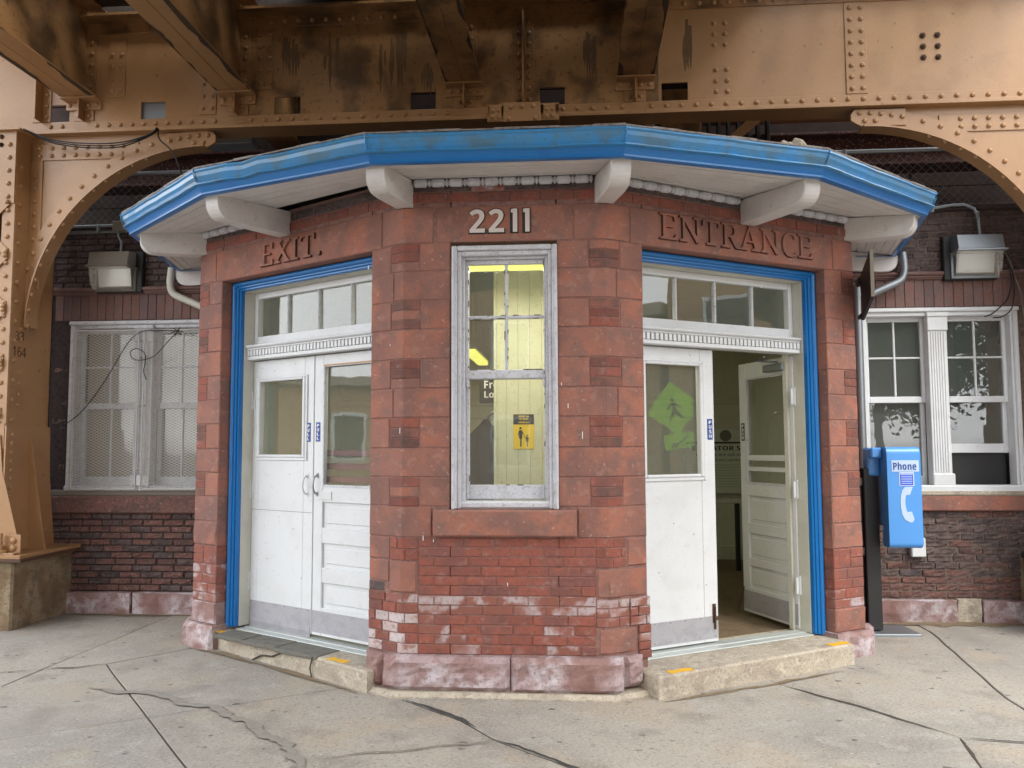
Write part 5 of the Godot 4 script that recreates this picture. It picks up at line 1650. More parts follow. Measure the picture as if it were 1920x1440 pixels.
func build_columns() -> void:
	for s in [-1.0, 1.0]:
		var cx := -4.66 if s < 0 else 4.75      # middle of the column
		var h := .29
		var t := thing("steel_column", "tan riveted lattice column with a flared foot, at the left edge" if s < 0 else "tan riveted column carrying the right end of the girder", "column")
		var zf := -1.55; var zr := -2.12
		for e in [-1.0, 1.0]:
			var m := MB.new()
			var xe: float = cx + e * h
			m.box(Vector3(xe, .62, zr), Vector3(xe - e * .012, 4.27, zf - .013), .002)
			for z in [zf - .012, zr]: m.box(Vector3(xe, .62, z), Vector3(xe - e * .115, 4.27, z + .012), .002)
			obj("channel", m, M["steel_tan"], t)
			for i in 30:
				if s < 0 and e > 0: rivet(t, Vector3(xe - e * .06, .8 + i * .115, zf))
		obj("batten_plate", bx(Vector3(cx - h + .004, 3.62, zf), Vector3(cx + h - .004, 4.26, zf + .010), .002), M["steel_tan"], t)
		obj("batten_plate", bx(Vector3(cx - h + .004, 1.5, zf), Vector3(cx + h - .004, 1.72, zf + .010), .002), M["steel_tan"], t)
		for i in 5:
			rivet(t, Vector3(cx + h - .06, 3.68 + i * .115, zf + .010))
			rivet(t, Vector3(cx + h - .14, 4.14 + .07 * (i % 2), zf + .010))
		# crossed lacing bars
		for i in 4:
			for d in [-1.0, 1.0]:
				var y := 1.78 + i * .47
				var a := Vector2(cx - d * (h - .06), y); var b := Vector2(cx + d * (h - .06), y + .44)
				var u := (b - a).normalized().orthogonal() * .032
				var m := MB.new()
				m.prism([a - u, b - u, b + u, a + u], zf + (.011 if d > 0 else .0), zf + (.020 if d > 0 else .0108), .001)
				obj("lacing_bar", m, M["steel_tan"], t)
				rivet(t, Vector3(b.x, b.y, zf + .020)); rivet(t, Vector3(a.x, a.y, zf + .020))
		# flared foot: front plate and side plates
		var fp := MB.new()
		fp.prism([Vector2(cx - h - .21, .62), Vector2(cx + h + .19, .62), Vector2(cx + h + .15, .80), Vector2(cx + h + .003, 1.32), Vector2(cx + h - .03, 1.62), Vector2(cx - h + .03, 1.62), Vector2(cx - h - .003, 1.32), Vector2(cx - h - .16, .80)], zf + .012, zf + .026, .002)
		obj("foot_plate", fp, M["steel_tan"], t)
		for e in [-1.0, 1.0]:
			var sp := MB.new()
			sp.xf = Transform3D(Basis(Vector3.UP, -PI / 2), Vector3(cx + e * (h + .014), 0, 0))
			sp.prism([Vector2(zr - .12, .62), Vector2(zf + .02, .62), Vector2(zf + .02, 1.7), Vector2(zr, 1.7), Vector2(zr - .02, 1.25)], -.007, .007, .001)
			obj("side_plate", sp, M["steel_tan"], t)
			var sf := MB.new()
			sf.prism([Vector2(cx + e * (h + .02), .62), Vector2(cx + e * (h + .20), .62), Vector2(cx + e * (h + .16), .80), Vector2(cx + e * (h + .02), 1.66)], -1.86, -1.846, .001)
			obj("wing_plate", sf, M["steel_tan"], t)
			if s < 0 and e > 0:
				for i in 12: rivet(t, Vector3(cx + h + .021, .8 + i * .075, zf - .05), Vector3(1, 0, 0))
				for i in 14: rivet(t, Vector3(cx + h + .001, 1.75 + i * .17, zf - .06), Vector3(1, 0, 0))
				for i in 9:
					if i < 5 or i > 6: rivet(t, Vector3(cx + h + .001, 1.78 + i * .095, zf - .14), Vector3(1, 0, 0), "steel_tan", .9)
		# base angles and anchor bolt
		var ba := MB.new()
		ba.box(Vector3(cx - h - .23, .60, zr - .15), Vector3(cx + h + .26, .63, zf + .13), .003)
		ba.box(Vector3(cx - h - .2, .63, zf + .026), Vector3(cx + h + .2, .79, zf + .042), .003)
		ba.box(Vector3(cx - h - .2, .63, zf + .04), Vector3(cx + h + .2, .646, zf + .12), .003)
		ba.box(Vector3(cx + h + .02, .63, zr), Vector3(cx + h + .036, .78, zf), .003)
		obj("base_angle", ba, M["steel_tan"], t)
		for q in [[.04, .74], [.04, .68], [.17, .74], [.17, .68]]: rivet(t, Vector3(cx + h + q[0] - .03, q[1], zf + .042), Vector3(0, 0, 1), "steel_tan", 1.3)
		for z in [-1.7, -1.95]:
			for y in [.69, .75]: rivet(t, Vector3(cx + h + .0365, y, z), Vector3(1, 0, 0), "steel_tan", 1.1)
		var an := MB.new()
		an.xf = Transform3D(Basis(), Vector3(cx + h + .055, .645, zf + .085))
		an.lathe([Vector2(.055, 0), Vector2(.055, .02), Vector2(.03, .024), Vector2(.03, .06), Vector2(.018, .062), Vector2(.018, .16), Vector2(0, .165)], 10)
		obj("anchor_bolt", an, M["steel_tan"], t)
		obj("base_plate", bx(Vector3(cx - h - .25, .574, zr - .17), Vector3(cx + h + .28, .601, zf + .15), .003), M["rust"], t)
		if s < 0:
			var side := Transform3D(Basis(Vector3.UP, PI / 2), Vector3(cx + h + .0005, 0, 0))   # local x runs back along the side
			letters("33", "Droid Sans", Vector2(1.625, 2.44), Vector2(1.735, 2.52), 0.0, .002, M["rust"], t, side)
			letters("164", "Droid Sans", Vector2(1.60, 2.30), Vector2(1.77, 2.385), 0.0, .002, M["rust"], t, side)
		# cap under the girder
		obj("cap_plate", bx(Vector3(cx - h - .02, 4.258, zr - .02), Vector3(cx + h + .05, 4.274, zf + .05), .002), M["steel_tan"], t)
		# concrete pedestal
		var pd := MB.new()
		pd.box(Vector3(cx - .55, -.05, -2.5), Vector3(cx + .425, .57, -1.52), .018)
		tag(obj("pedestal", pd, M["concrete_stained"]), "rust-streaked concrete block under the left column" if s < 0 else "concrete block under the right column", "concrete block")
		# curved knee brace
		var k := thing("knee_brace", "curved riveted brace between the left column and girder" if s < 0 else "curved riveted brace at the girder's right end", "brace")
		var ax := -2.76 if s < 0 else 2.82
		var ay := 2.56
		var R := 1.575 if s < 0 else 1.56
		var xe2: float = cx - s * h
		# gusset between arch, girder and column
		var gp := [Vector2(ax, 4.275), Vector2(xe2, 4.275)]
		var cv := arch_pts(ax, ay, R + .045, s)
		cv.reverse()
		for p in cv:
			if (xe2 - p.x) * s > .004: gp.append(p)
			else: gp.append(Vector2(xe2, p.y))
		var gm := MB.new()
		var clean := []
		for p in gp:
			if clean.is_empty() or p.distance_to(clean[-1]) > .004: clean.append(p)
		gm.prism(clean, ZG - .012, ZG)
		obj("gusset_plate", gm, M["steel_tan"], k)
		# curved angle: leg on the gusset and flange below it
		for q in [[R, R + .15, ZG, ZG + .024], [R - .013, R + .001, ZG - .09, ZG + .075]]:
			var m := MB.new()
			var A := arch_pts(ax, ay, q[0], s, 28); var Bq := arch_pts(ax, ay, q[1], s, 28)
			if q[3] - q[2] < .05: A.push_front(Vector2(ax - s * .02, ay + q[0])); Bq.push_front(Vector2(ax - s * .02, ay + q[1]))
			for i in A.size() - 1:
				var a: Vector2 = A[i]; var b: Vector2 = A[i + 1]; var c: Vector2 = Bq[i + 1]; var d: Vector2 = Bq[i]
				var v := func(p: Vector2, z: float) -> Vector3: return Vector3(p.x, p.y, z)
				var f := [v.call(a, q[3]), v.call(b, q[3]), v.call(c, q[3]), v.call(d, q[3])]
				var r := [v.call(a, q[2]), v.call(b, q[2]), v.call(c, q[2]), v.call(d, q[2])]
				if s < 0:
					m.quad(f[3], f[2], f[1], f[0]); m.quad(r[0], r[1], r[2], r[3])
					m.quad(f[0], f[1], r[1], r[0]); m.quad(f[2], f[3], r[3], r[2])
				else:
					m.quad(f[0], f[1], f[2], f[3]); m.quad(r[3], r[2], r[1], r[0])
					m.quad(f[1], f[0], r[0], r[1]); m.quad(f[3], f[2], r[2], r[3])
				if i == 0 or i == A.size() - 2:
					var e := [b, c] if i else [a, d]
					m.quad(v.call(e[0], q[3]), v.call(e[0], q[2]), v.call(e[1], q[2]), v.call(e[1], q[3]))
			obj("curved_angle", m, M["steel_tan"], k)
		# straight tails on the girder and on the column
		obj("brace_tail", bx(Vector3(xe2 - s * .002, ay - .02, ZG), Vector3(ax + s * R, ay + .06, ZG + .013), .002), M["steel_tan"], k)
		var pt := MB.new()
		pt.prism([Vector2(ax - s * .06, 4.262), Vector2(ax + s * .35, 4.262), Vector2(ax + s * .35, 4.12), Vector2(ax - s * .02, 4.125), Vector2(ax - s * .09, 4.17), Vector2(ax - s * .09, 4.225)], ZG + .006, ZG + .036, .002)
		obj("end_plate", pt, M["steel_tan"], k)
		for i in 5: rivet(k, Vector3(ax + s * (-.02 + i * .085), 4.232 - i * i * .0025, ZG + .0355))
		for i in 2: rivet(k, Vector3(ax + s * (.02 + i * .085), 4.165, ZG + .0355))
		var av := 18
		for i in range(3, av):
			var th := PI / 2 * (i + .4) / av
			var rr := R + .105
			rivet(k, Vector3(ax + s * rr * sin(th), ay + rr * cos(th), ZG + .0235))
			th = PI / 2 * (i + .9) / av
			rivet(k, Vector3(ax + s * (R - .0125) * sin(th), ay + (R - .0125) * cos(th), ZG + .045), Vector3(-s * sin(th), -cos(th), 0))
		# riveted strip along the top of the gusset
		var ga: float = ax + s * .62
		obj("gusset_angle", bx(Vector3(minf(ga, xe2 - s * .02), 4.06, ZG), Vector3(maxf(ga, xe2 - s * .02), 4.205, ZG + .012), .002), M["steel_tan"], k)
		for i in 8:
			for y in [4.10, 4.168]:
				var gx: float = xe2 - s * (.08 + i * .11)
				if absf(gx - ax) > .75: rivet(k, Vector3(gx, y, ZG + .0115))
		obj("column_angle", bx(Vector3(xe2 - s * .001, 2.9, ZG), Vector3(xe2 - s * .11, 4.06, ZG + .0121), .002), M["steel_tan"], k)
		for i in 9: rivet(k, Vector3(xe2 - s * .05, 3.0 + i * .115, ZG + .0118))

# ---------------------------------------------------------------- tracks overhead
func build_deck() -> void:
	var t := thing("track_deck", "dark wooden track deck on the stringers overhead", "track")
	for i in 62:
		var z := -8.8 + i * .392
		for q in [[-5.3, -1.45], [-1.42, 2.05]]:
			if (i % 9 == 4 and q[0] < -2.0) or (i == 16 and q[0] < -2.0): continue
			obj("tie", bx(Vector3(q[0] + rng.randf_range(-.1, .1), 5.447, z + rng.randf_range(-.02, .02)), Vector3(q[1] - rng.randf_range(0, .1), 5.64, z + .225), .01, tone(.25)), M["timber"], t)
	for x in [-3.9, -2.47, -.465, .97]:
		var r := MB.new()
		r.box(Vector3(x - .07, 5.642, -9), Vector3(x + .07, 5.66, 15))
		r.box(Vector3(x - .01, 5.66, -9), Vector3(x + .01, 5.76, 15))
		r.box(Vector3(x - .035, 5.76, -9), Vector3(x + .035, 5.80, 15), .008)
		obj("rail", r, M["rust"], t)
	for i in 8: obj("unseen_board", bx(Vector3(2.1 + i * .3, 5.60, -9), Vector3(2.1 + i * .3 + .16, 5.66, 15), .004, tone(.2)), M["timber"], t)  # slatted boards added out of view to shade the right of the girder
	for x in [-2.0, 1.3]: obj("unseen_board", bx(Vector3(x, 5.645, -9), Vector3(x + .8, 5.69, 15), .004), M["timber"], t)
	# cross frames between stringers
	for q in [[-3.88, -2.5], [-.46, .95]]:
		for z in [1.6, 5.2, 9.0]:
			var m := MB.new()
			m.box(Vector3(q[0], 5.32, z), Vector3(q[1], 5.40, z + .08), .004)
			m.box(Vector3(q[0], 4.72, z), Vector3(q[1], 4.80, z + .08), .004)
			m.tube([Vector3(q[0], 4.76, z + .04), Vector3(q[1], 5.36, z + .04)], .03, 6)
			obj("cross_frame", m, M["steel_soot_shade"], t)
	# bracing and platform framing behind the girder, seen under it on the right
	var b := thing("rear_bracing", "tan diagonal bracing behind the girder, seen under it on the right", "bracing")
	var d := MB.new()
	d.prism([Vector2(1.60, 4.10), Vector2(1.72, 4.10), Vector2(2.55, 4.78), Vector2(2.40, 4.78)], -2.40, -2.38, .002)
	obj("diagonal_angle", d, M["steel_tan"], b)
	obj("hanger_plate", bx(Vector3(1.10, 4.0, -2.3), Vector3(1.18, 4.75, -2.26), .003), M["steel_tan"], b)
	obj("hanger_plate", bx(Vector3(1.26, 4.0, -2.45), Vector3(1.62, 4.8, -2.42), .003), M["steel_soot_shade"], b)
	for i in 7: obj("slat", bx(Vector3(1.7 + i * .09, 4.3, -2.62), Vector3(1.73 + i * .09, 5.0, -2.55), .003), M["dark_metal"], b)
	obj("bird_flashing", bx(Vector3(-3.05, 4.30, -2.3), Vector3(-2.5, 4.36, -2.1), .004), M["galvanised"], b)
	obj("purlin", bx(Vector3(1.7, 4.62, -2.9), Vector3(5.0, 4.72, -2.8), .004), M["steel_tan"], b)

# ---------------------------------------------------------------- the street behind the viewer, seen only in the glass
func build_street() -> void:
	var rd := obj("road", bx(Vector3(-60, -.2, 6.6), Vector3(60, -.122, 15)), M["asphalt"])
	tag(rd, "", "", "", "structure")
	var fs := obj("far_sidewalk", bx(Vector3(-60, -.2, 15), Vector3(60, .01, 19)), M["concrete_step"])
	tag(fs, "", "", "", "structure")
	house("brick_building", "tan brick building across the side street, mirrored in the ENTRANCE transom", Transform3D(Basis(Vector3.UP, -PI / 2), Vector3(15.5, 0, -3)), 15.0, 8.2, 3, 5)
	house("brick_building", "tan brick building across the main street behind the viewer", Transform3D(Basis(Vector3.UP, PI), Vector3(-3, 0, 19.5)), 18.0, 8.5, 3, 6)
	house("brick_building", "low brick house across the lot on the left, mirrored in the EXIT glass", Transform3D(Basis(Vector3.UP, PI / 2), Vector3(-24, 0, 2)), 12.0, 3.6, 1, 4)
	house("brick_building", "low tan brick shop beside the side street, mirrored behind the crossing sign", Transform3D(Basis(Vector3.UP, -PI / 2), Vector3(15.7, 0, 9.6)), 9.6, 4.8, 1, 3)
	street_tree("leafy street tree behind the viewer, mirrored in the right window", Vector3(9.5, 0, 15.8), 6.5, 2.4)
	street_tree("taller leafy street tree further back, mirrored in the right window", Vector3(12.0, 0, 17.2), 8.0, 2.8)
	# school crossing sign reflected in the ENTRANCE door glass
	var dir := Vector3(.941, .0, .329).normalized()
	var o := Vector3(11.55, 0, 2.62)
	var turn := atan2(-dir.x, -dir.z) + .25
	var s := thing("crossing_sign", "bright yellow-green pedestrian crossing sign mirrored in the ENTRANCE door glass", "sign", Transform3D(Basis(Vector3.UP, turn) * Basis(Vector3.BACK, -.16), o - Vector3(0, .1, 0)))
	var p := MB.new(); p.tube([Vector3(0, 0, -.03), Vector3(0, 3.0, -.03)], .03, 8)
	obj("post", p, M["galvanised"], s)
	var dm := MB.new(); dm.prism([Vector2(-.54, 2.38), Vector2(0, 1.84), Vector2(.54, 2.38), Vector2(0, 2.92)], 0, .006)
	obj("sign_plate", dm, M["crossing_green"], s)
	var fg := MB.new()
	fg.prism([Vector2(-.03, 2.50), Vector2(.06, 2.50), Vector2(.16, 2.40), Vector2(.14, 2.38), Vector2(.05, 2.44), Vector2(.04, 2.34), Vector2(.14, 2.16), Vector2(.10, 2.14), Vector2(.0, 2.30), Vector2(-.12, 2.16), Vector2(-.16, 2.18), Vector2(-.05, 2.34), Vector2(-.04, 2.44), Vector2(-.14, 2.36), Vector2(-.16, 2.38)], .005, .009)
	var rg := []
	for i in 10: rg.append(Vector2(.015 + .05 * cos(TAU * i / 10), 2.57 + .05 * sin(TAU * i / 10)))
	fg.prism(rg, .005, .009)
	obj("pictogram", fg, M["sign_black"], s)
	obj("arrow_plate", bx(Vector3(-.3, 1.58, 0), Vector3(.3, 1.88, .006)), M["crossing_green"], s)
	var ar := MB.new(); ar.prism([Vector2(-.2, 1.80), Vector2(-.17, 1.83), Vector2(.1, 1.69), Vector2(.12, 1.74), Vector2(.2, 1.63), Vector2(.06, 1.62), Vector2(.08, 1.66)], .005, .009)
	obj("arrow", ar, M["sign_black"], s)

func house(called: String, label: String, at: Transform3D, w: float, h: float, floors: int, cols: int) -> void:
	var t := thing(called, label, "building", at)
	obj("wall", bx(Vector3(-w / 2, 0, -8), Vector3(w / 2, h, 0)), M["far_brick"], t)
	obj("cornice", bx(Vector3(-w / 2 - .15, h, -8.1), Vector3(w / 2 + .15, h + .35, .2), .04), M["concrete_step"], t)
	for f in floors:
		for c in cols:
			var x := -w / 2 + w * (c + .5) / cols
			var y := h * (f + .3) / floors
			var win := obj("window", bx(Vector3(x - .6, y, -.02), Vector3(x + .6, y + 1.6, .05), .02), M["white_paint"], t)
			obj("pane", bx(Vector3(x - .5, y + .1, .04), Vector3(x + .5, y + 1.5, .06)), M["dark_metal"], win)
			obj("sill", bx(Vector3(x - .7, y - .12, 0), Vector3(x + .7, y, .12), .01), M["concrete_step"], win)

func street_tree(label: String, p: Vector3, h: float, r: float) -> void:
	var t := thing("street_tree", label, "tree", Transform3D(Basis(), p))
	var tr := MB.new()
	tr.lathe([Vector2(.2, 0), Vector2(.15, .5), Vector2(.12, h * .45), Vector2(.05, h * .75), Vector2(0, h * .9)], 9)
	for i in 6:
		var a := i * 2.4
		tr.tube([Vector3(0, h * (.35 + .06 * i), 0), Vector3(cos(a) * r * .4, h * (.5 + .06 * i), sin(a) * r * .4), Vector3(cos(a) * r * .7, h * (.58 + .06 * i), sin(a) * r * .7)], .04, 6)
	obj("trunk", tr, M["bark"], t)
	var lm := MB.new()
	lm.quad(Vector3(-.06, 0, 0), Vector3(0, .04, -.05), Vector3(.06, 0, 0), Vector3(0, .04, .05))
	var mm := MultiMesh.new()
	mm.transform_format = MultiMesh.TRANSFORM_3D
	mm.mesh = lm.mesh()
	mm.instance_count = 9000
	var clumps := []
	for i in 26: clumps.append(Vector3(rng.randfn() * r * .45, h * .68 + rng.randfn() * h * .13, rng.randfn() * r * .45))
	for i in 9000:
		var c: Vector3 = clumps[i % 26]
		var q := c + Vector3(rng.randfn(), rng.randfn() * .8, rng.randfn()) * r * .19
		mm.set_instance_transform(i, Transform3D(Basis.from_euler(Vector3(rng.randf() * TAU, rng.randf() * TAU, rng.randf() * TAU)).scaled(Vector3.ONE * rng.randf_range(.8, 1.6)), q))
	var cr := MultiMeshInstance3D.new()
	cr.name = "crown"
	cr.multimesh = mm
	cr.material_override = M["leaf"]
	cr.set_meta("kind", "stuff")
	t.add_child(cr)

# ---------------------------------------------------------------- lamps, phone, wires and other small things
func build_small_things() -> void:
	# wall floodlights
	for s in [-1.0, 1.0]:
		var at := Transform3D(Basis(), Vector3(-3.855, 2.99, ZB) if s < 0 else Vector3(3.91, 2.965, ZB))
		var f := thing("wall_floodlight", "grimy brown wall floodlight above the screened window" if s < 0 else "grey wall floodlight with cables above the right window", "wall light", at, "floodlights on the back wall")
		var hm: String = "putty" if s < 0 else "galvanised"
		var side: float = s * -1.0
		obj("back_box", bx(Vector3(-.225 + .03 * side, -.03, .0), Vector3(.225 + .03 * side, .36, .06), .008), M["dark_metal"], f)
		var hd := MB.new()
		hd.xf = Transform3D(Basis(Vector3.UP, PI / 2), Z)
		hd.prism([Vector2(-.05, .35), Vector2(-.19, .335), Vector2(-.215, .215), Vector2(-.205, .20), Vector2(-.05, .20)], -.19, .19, .006)
		hd.box(Vector3(-.235, .192, -.21), Vector3(-.04, .206, .21), .004)
		obj("hood", hd, M[hm], f)
		var rf := MB.new()
		rf.xf = Transform3D(Basis(Vector3.UP, PI / 2), Z)
		rf.prism([Vector2(-.055, .19), Vector2(-.10, .19), Vector2(-.07, .03), Vector2(-.055, .02)], -.16, .16, .003)
		obj("reflector", rf, M["lens_back"], f)
		var ln := MB.new()
		ln.xf = Transform3D(Basis(Vector3.UP, PI / 2), Z)
		ln.prism([Vector2(-.055, .191), Vector2(-.21, .191), Vector2(-.17, .035), Vector2(-.12, -.005), Vector2(-.055, -.005)], -.185, .185, .012)
		obj("lens", ln, M["lens"], f)
		var fr := MB.new()
		framed(fr, -.2, .2, -.02, .195, -.18, .18, .0, .185, .055, .075, .003)
		obj("lens_frame", fr, M[hm], f)
	# conduit and box on the left, bent conduit on the right
	var cl := thing("conduit", "thin grey conduit with a junction box above the left floodlight", "conduit")
	var c1 := MB.new()
	c1.tube([Vector3(-5.2, 3.60, ZB + .045), Vector3(-3.0, 3.615, ZB + .045)], .014, 7)
	c1.tube([Vector3(-5.2, 3.55, ZB + .03), Vector3(-3.0, 3.56, ZB + .03)], .017, 7)
	c1.tube([Vector3(-3.84, 3.56, ZB + .06), Vector3(-3.84, 3.5, ZB + .07), Vector3(-3.80, 3.44, ZB + .08), Vector3(-3.80, 3.34, ZB + .09)], .010, 6)
	obj("pipe", c1, M["galvanised"], cl)
	obj("junction_box", bx(Vector3(-3.90, 3.55, ZB + .02), Vector3(-3.76, 3.645, ZB + .08), .008), M["putty"], cl)
	obj("clamp", bx(Vector3(-4.06, 3.54, ZB + .02), Vector3(-4.04, 3.62, ZB + .075), .004), M["galvanised"], cl)
	var cr := MB.new()
	cr.tube([Vector3(2.9, 3.53, ZB + .05), Vector3(3.5, 3.56, ZB + .05), Vector3(3.75, 3.60, ZB + .05), Vector3(3.85, 3.60, ZB + .055), Vector3(3.93, 3.56, ZB + .06), Vector3(3.955, 3.48, ZB + .07), Vector3(3.955, 3.30, ZB + .09)], .013, 8)
	for q in [Vector3(3.58, 3.57, ZB + .05), Vector3(3.95, 3.50, ZB + .07)]: cr.box(q - Vector3(.012, .03, .02), q + Vector3(.012, .03, .02), .004)
	tag(obj("conduit", cr, M["galvanised"]), "bent grey conduit running down into the right floodlight", "conduit")
	# cables at the right edge
	for q in [["pair of thin black cables looping from the right floodlight to the window frame", [[4.12, 3.2], [4.18, 3.05], [4.20, 2.9], [4.16, 2.75], [4.05, 2.64], [3.98, 2.61]], "wire_black"], ["black cable hanging in a loop at the far right window corner", [[4.13, 3.22], [4.2, 3.1], [4.22, 2.85], [4.2, 2.68], [4.13, 2.61], [4.05, 2.6]], "wire_black"], ["pale cable hanging down from the right floodlight past the window", [[4.12, 3.24], [4.19, 3.1], [4.23, 2.95], [4.28, 2.8], [4.31, 2.55]], "putty"]]:
		var m := MB.new(); var pts := []
		for i in q[1].size(): pts.append(Vector3(q[1][i][0], q[1][i][1], ZB + .07 + .02 * sin(i)))
		m.tube(spline(pts, 5), .0055, 5)
		tag(obj("cable", m, M[q[2]]), q[0], "cable")
	# cable sagging from the column to the left brace
	var sg := MB.new()
	for k in 3:
		var pts := []
		for q in [[-4.34, 4.29, 0.0], [-4.1, 4.17, .015], [-3.8, 4.115, .02], [-3.46, 4.11, .02], [-3.2, 4.2, 0.0], [-3.13, 4.262, 0.0]]: pts.append(Vector3(q[0], q[1] + k * q[2] * .7, ZG + .15 + .012 * k))
		sg.tube(spline(pts, 5), .006, 5)
	sg.tube(spline([Vector3(-3.13, 4.26, ZG + .15), Vector3(-3.12, 4.17, ZG + .15), Vector3(-3.0, 4.05, ZG + .14), Vector3(-2.94, 3.88, ZG + .1), Vector3(-2.9, 3.6, ZG - .1)], 5), .0075, 5)
	tag(obj("cable", sg, M["wire_black"]), "black cables sagging under the girder beside the left brace", "cable")
	# thin wire looped over the mesh screens
	var lw := MB.new()
	lw.tube(spline([Vector3(-4.55, 1.6, ZB + .06), Vector3(-4.2, 1.8, ZB + .06), Vector3(-3.95, 2.1, ZB + .065), Vector3(-3.72, 2.48, ZB + .065), Vector3(-3.58, 2.59, ZB + .065), Vector3(-3.4, 2.60, ZB + .065), Vector3(-3.25, 2.59, ZB + .07)], 6), .0042, 5)
	lw.tube(spline([Vector3(-3.22, 2.6, ZB + .07), Vector3(-3.32, 2.50, ZB + .07), Vector3(-3.45, 2.36, ZB + .075), Vector3(-3.58, 2.32, ZB + .08), Vector3(-3.66, 2.34, ZB + .08), Vector3(-3.68, 2.40, ZB + .08), Vector3(-3.62, 2.43, ZB + .08), Vector3(-3.55, 2.39, ZB + .075), Vector3(-3.54, 2.3, ZB + .07), Vector3(-3.56, 2.22, ZB + .06), Vector3(-3.53, 2.14, ZB + .06)], 6), .0042, 5)
	for k in 6: lw.tube([Vector3(-3.24, 2.59, ZB + .07), Vector3(-3.24 + .06 * cos(k * 1.1), 2.58 + .045 * sin(k * 1.1), ZB + .075)], .004, 4)
	tag(obj("loose_wire", lw, M["wire_black"]), "thin black wire looped loosely over the white mesh screens", "wire")
	# blade sign on the right corner of the bay
	var bs := thing("blade_sign", "small black hanging sign seen edge-on at the bay's right corner", "sign", Transform3D(Basis(Vector3.UP, deg_to_rad(-98)), Vector3(2.605, 2.44, -1.24)))
	var bm := MB.new()
	bm.prism([Vector2(.02, .0), Vector2(.40, .11), Vector2(.40, .45), Vector2(.02, .33)], -.011, .011, .002)
	obj("sign_plate", bm, M["sign_black"], bs)
	obj("sign_edge", bx(Vector3(.398, .112, -.0125), Vector3(.406, .448, .0125), .002), M["putty"], bs)
	obj("bracket_arm", bx(Vector3(-.08, .27, -.02), Vector3(.03, .33, .02), .004), M["black"], bs)
	obj("bracket_arm", bx(Vector3(-.08, .02, -.02), Vector3(.03, .05, .02), .004), M["black"], bs)
	# payphone on its post
	var pz := -1.78
	var po := thing("phone_post", "square black steel post beside the bay's right corner", "post", Transform3D(Basis(Vector3.UP, .05), Vector3(2.835, 0, pz - .10)))
	obj("post", bx(Vector3(-.075, .03, -.06), Vector3(.04, 1.32, .06), .006), M["dark_metal"], po)
	obj("post_channel", bx(Vector3(-.13, .03, -.05), Vector3(-.075, 1.30, .02), .004), M["black"], po)
	obj("base_pad", bx(Vector3(-.2, -.02, -.2), Vector3(.3, .022, .16), .006), M["galvanised"], po)
	for y in [1.18, .62]: obj("strap", bx(Vector3(-.16, y, .0), Vector3(-.06, y + .06, .03), .004), M["putty"], po)
	var ph := thing("pay_phone", "bright blue public telephone case with a white handset symbol", "telephone", Transform3D(Basis(Vector3.UP, -.045), Vector3(3.02, .70, pz)))
	var cs := MB.new()
	cs.xf = Transform3D(Basis(Vector3.UP, PI / 2), Z)
	var oc := [Vector2(.10, .16), Vector2(.10, .79), Vector2(-.06, .79)]
	for i in 6:
		var a := PI / 2 * i / 5.0
		oc.append(Vector2(-.10 - .05 * sin(a), .74 + .05 * cos(a)))
	for i in 6:
		var a := PI / 2 * i / 5.0
		oc.append(Vector2(-.11 - .04 * cos(a), .04 - .04 * sin(a)))
	oc.append(Vector2(.0, .0)); oc.append(Vector2(.02, .05)); oc.append(Vector2(.0, .16))
	cs.prism(oc, -.128, .128, .010)
	obj("case", cs, M["phone_blue"], ph)
	var wing := MB.new()
	wing.box(Vector3(-.225, .555, -.16), Vector3(-.128, .785, -.02), .015)
	wing.box(Vector3(-.215, .70, -.02), Vector3(-.128, .785, .05), .012)
	obj("side_shelf", wing, M["phone_blue"], ph)
	obj("label_plate", bx(Vector3(-.095, .595, .149), Vector3(.11, .685, .1525), .002), M["phone_pale"], ph)
	letters("Phone", "Droid Sans", Vector2(-.083, .610), Vector2(.090, .670), .1525, .002, M["sign_blue"], ph, Transform3D(), true)
	obj("label_plate", bx(Vector3(-.040, .485, .149), Vector3(.070, .590, .1522), .002), M["sign_white"], ph)
	obj("label_field", bx(Vector3(-.034, .491, .152), Vector3(.064, .584, .1535)), M["phone_mid"], ph)
	var sl := MB.new()
	for i in 5: sl.box(Vector3(-.026, .502 + i * .014, .1534), Vector3(.056, .507 + i * .014, .1543))
	sl.box(Vector3(-.03, .573, .1534), Vector3(.06, .581, .1543))
	obj("label_lines", sl, M["phone_pale"], ph)
	var hs := MB.new()
	var q1 := [Vector2(.0, .475), Vector2(-.022, .45), Vector2(-.034, .41), Vector2(-.038, .36), Vector2(-.036, .31), Vector2(-.028, .26), Vector2(-.008, .222), Vector2(.03, .20), Vector2(.05, .205), Vector2(.062, .225), Vector2(.045, .285), Vector2(.012, .282), Vector2(.004, .30), Vector2(-.002, .34), Vector2(-.002, .37), Vector2(.004, .41), Vector2(.012, .415), Vector2(.035, .415), Vector2(.058, .478)]
	hs.prism(q1, .149, .1535, .001)
	obj("handset_symbol", hs, M["phone_pale"], ph)
	# little white box below the phone on the wall
	tag(obj("outlet_box", bx(Vector3(3.29, .552, ZB - .01), Vector3(3.41, .715, ZB + .06), .008), M["white_paint"]), "small white outlet box on the brick wall just below the phone", "outlet box")
	# dark bin at the right edge
	var bn := MB.new()
	bn.xf = Transform3D(Basis(), Vector3(4.40, 0, -2.08))
	bn.lathe([Vector2(0, 0), Vector2(.24, .0), Vector2(.255, .04), Vector2(.27, .56), Vector2(.285, .57), Vector2(.285, .60), Vector2(.25, .63), Vector2(0, .65)], 20)
	tag(obj("litter_bin", bn, M["dark_metal"]), "dark round litter bin against the wall at the right edge", "bin")

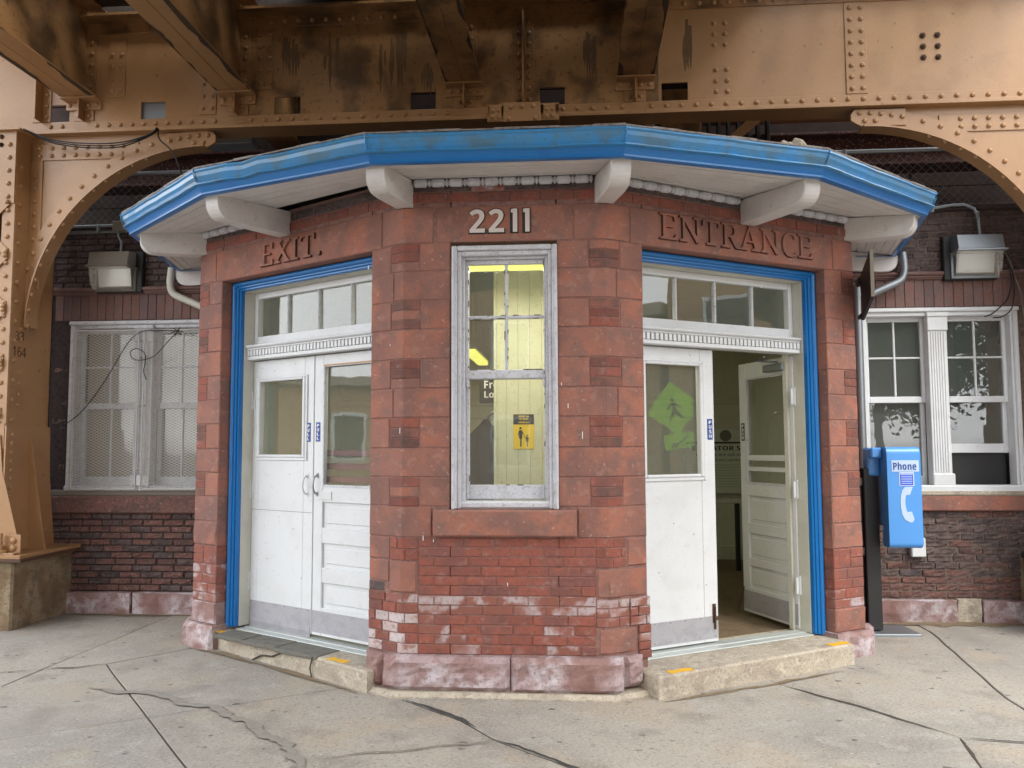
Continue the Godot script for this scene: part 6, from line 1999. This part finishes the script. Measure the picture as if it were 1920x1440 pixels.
func spline(pts: Array, n: int) -> Array:
	var o := []
	for i in pts.size() - 1:
		var a: Vector3 = pts[maxi(i - 1, 0)]; var b: Vector3 = pts[i]; var c: Vector3 = pts[i + 1]; var d: Vector3 = pts[mini(i + 2, pts.size() - 1)]
		for k in n: o.append(b.cubic_interpolate(c, a, d, float(k) / n))
	o.append(pts[-1])
	return o
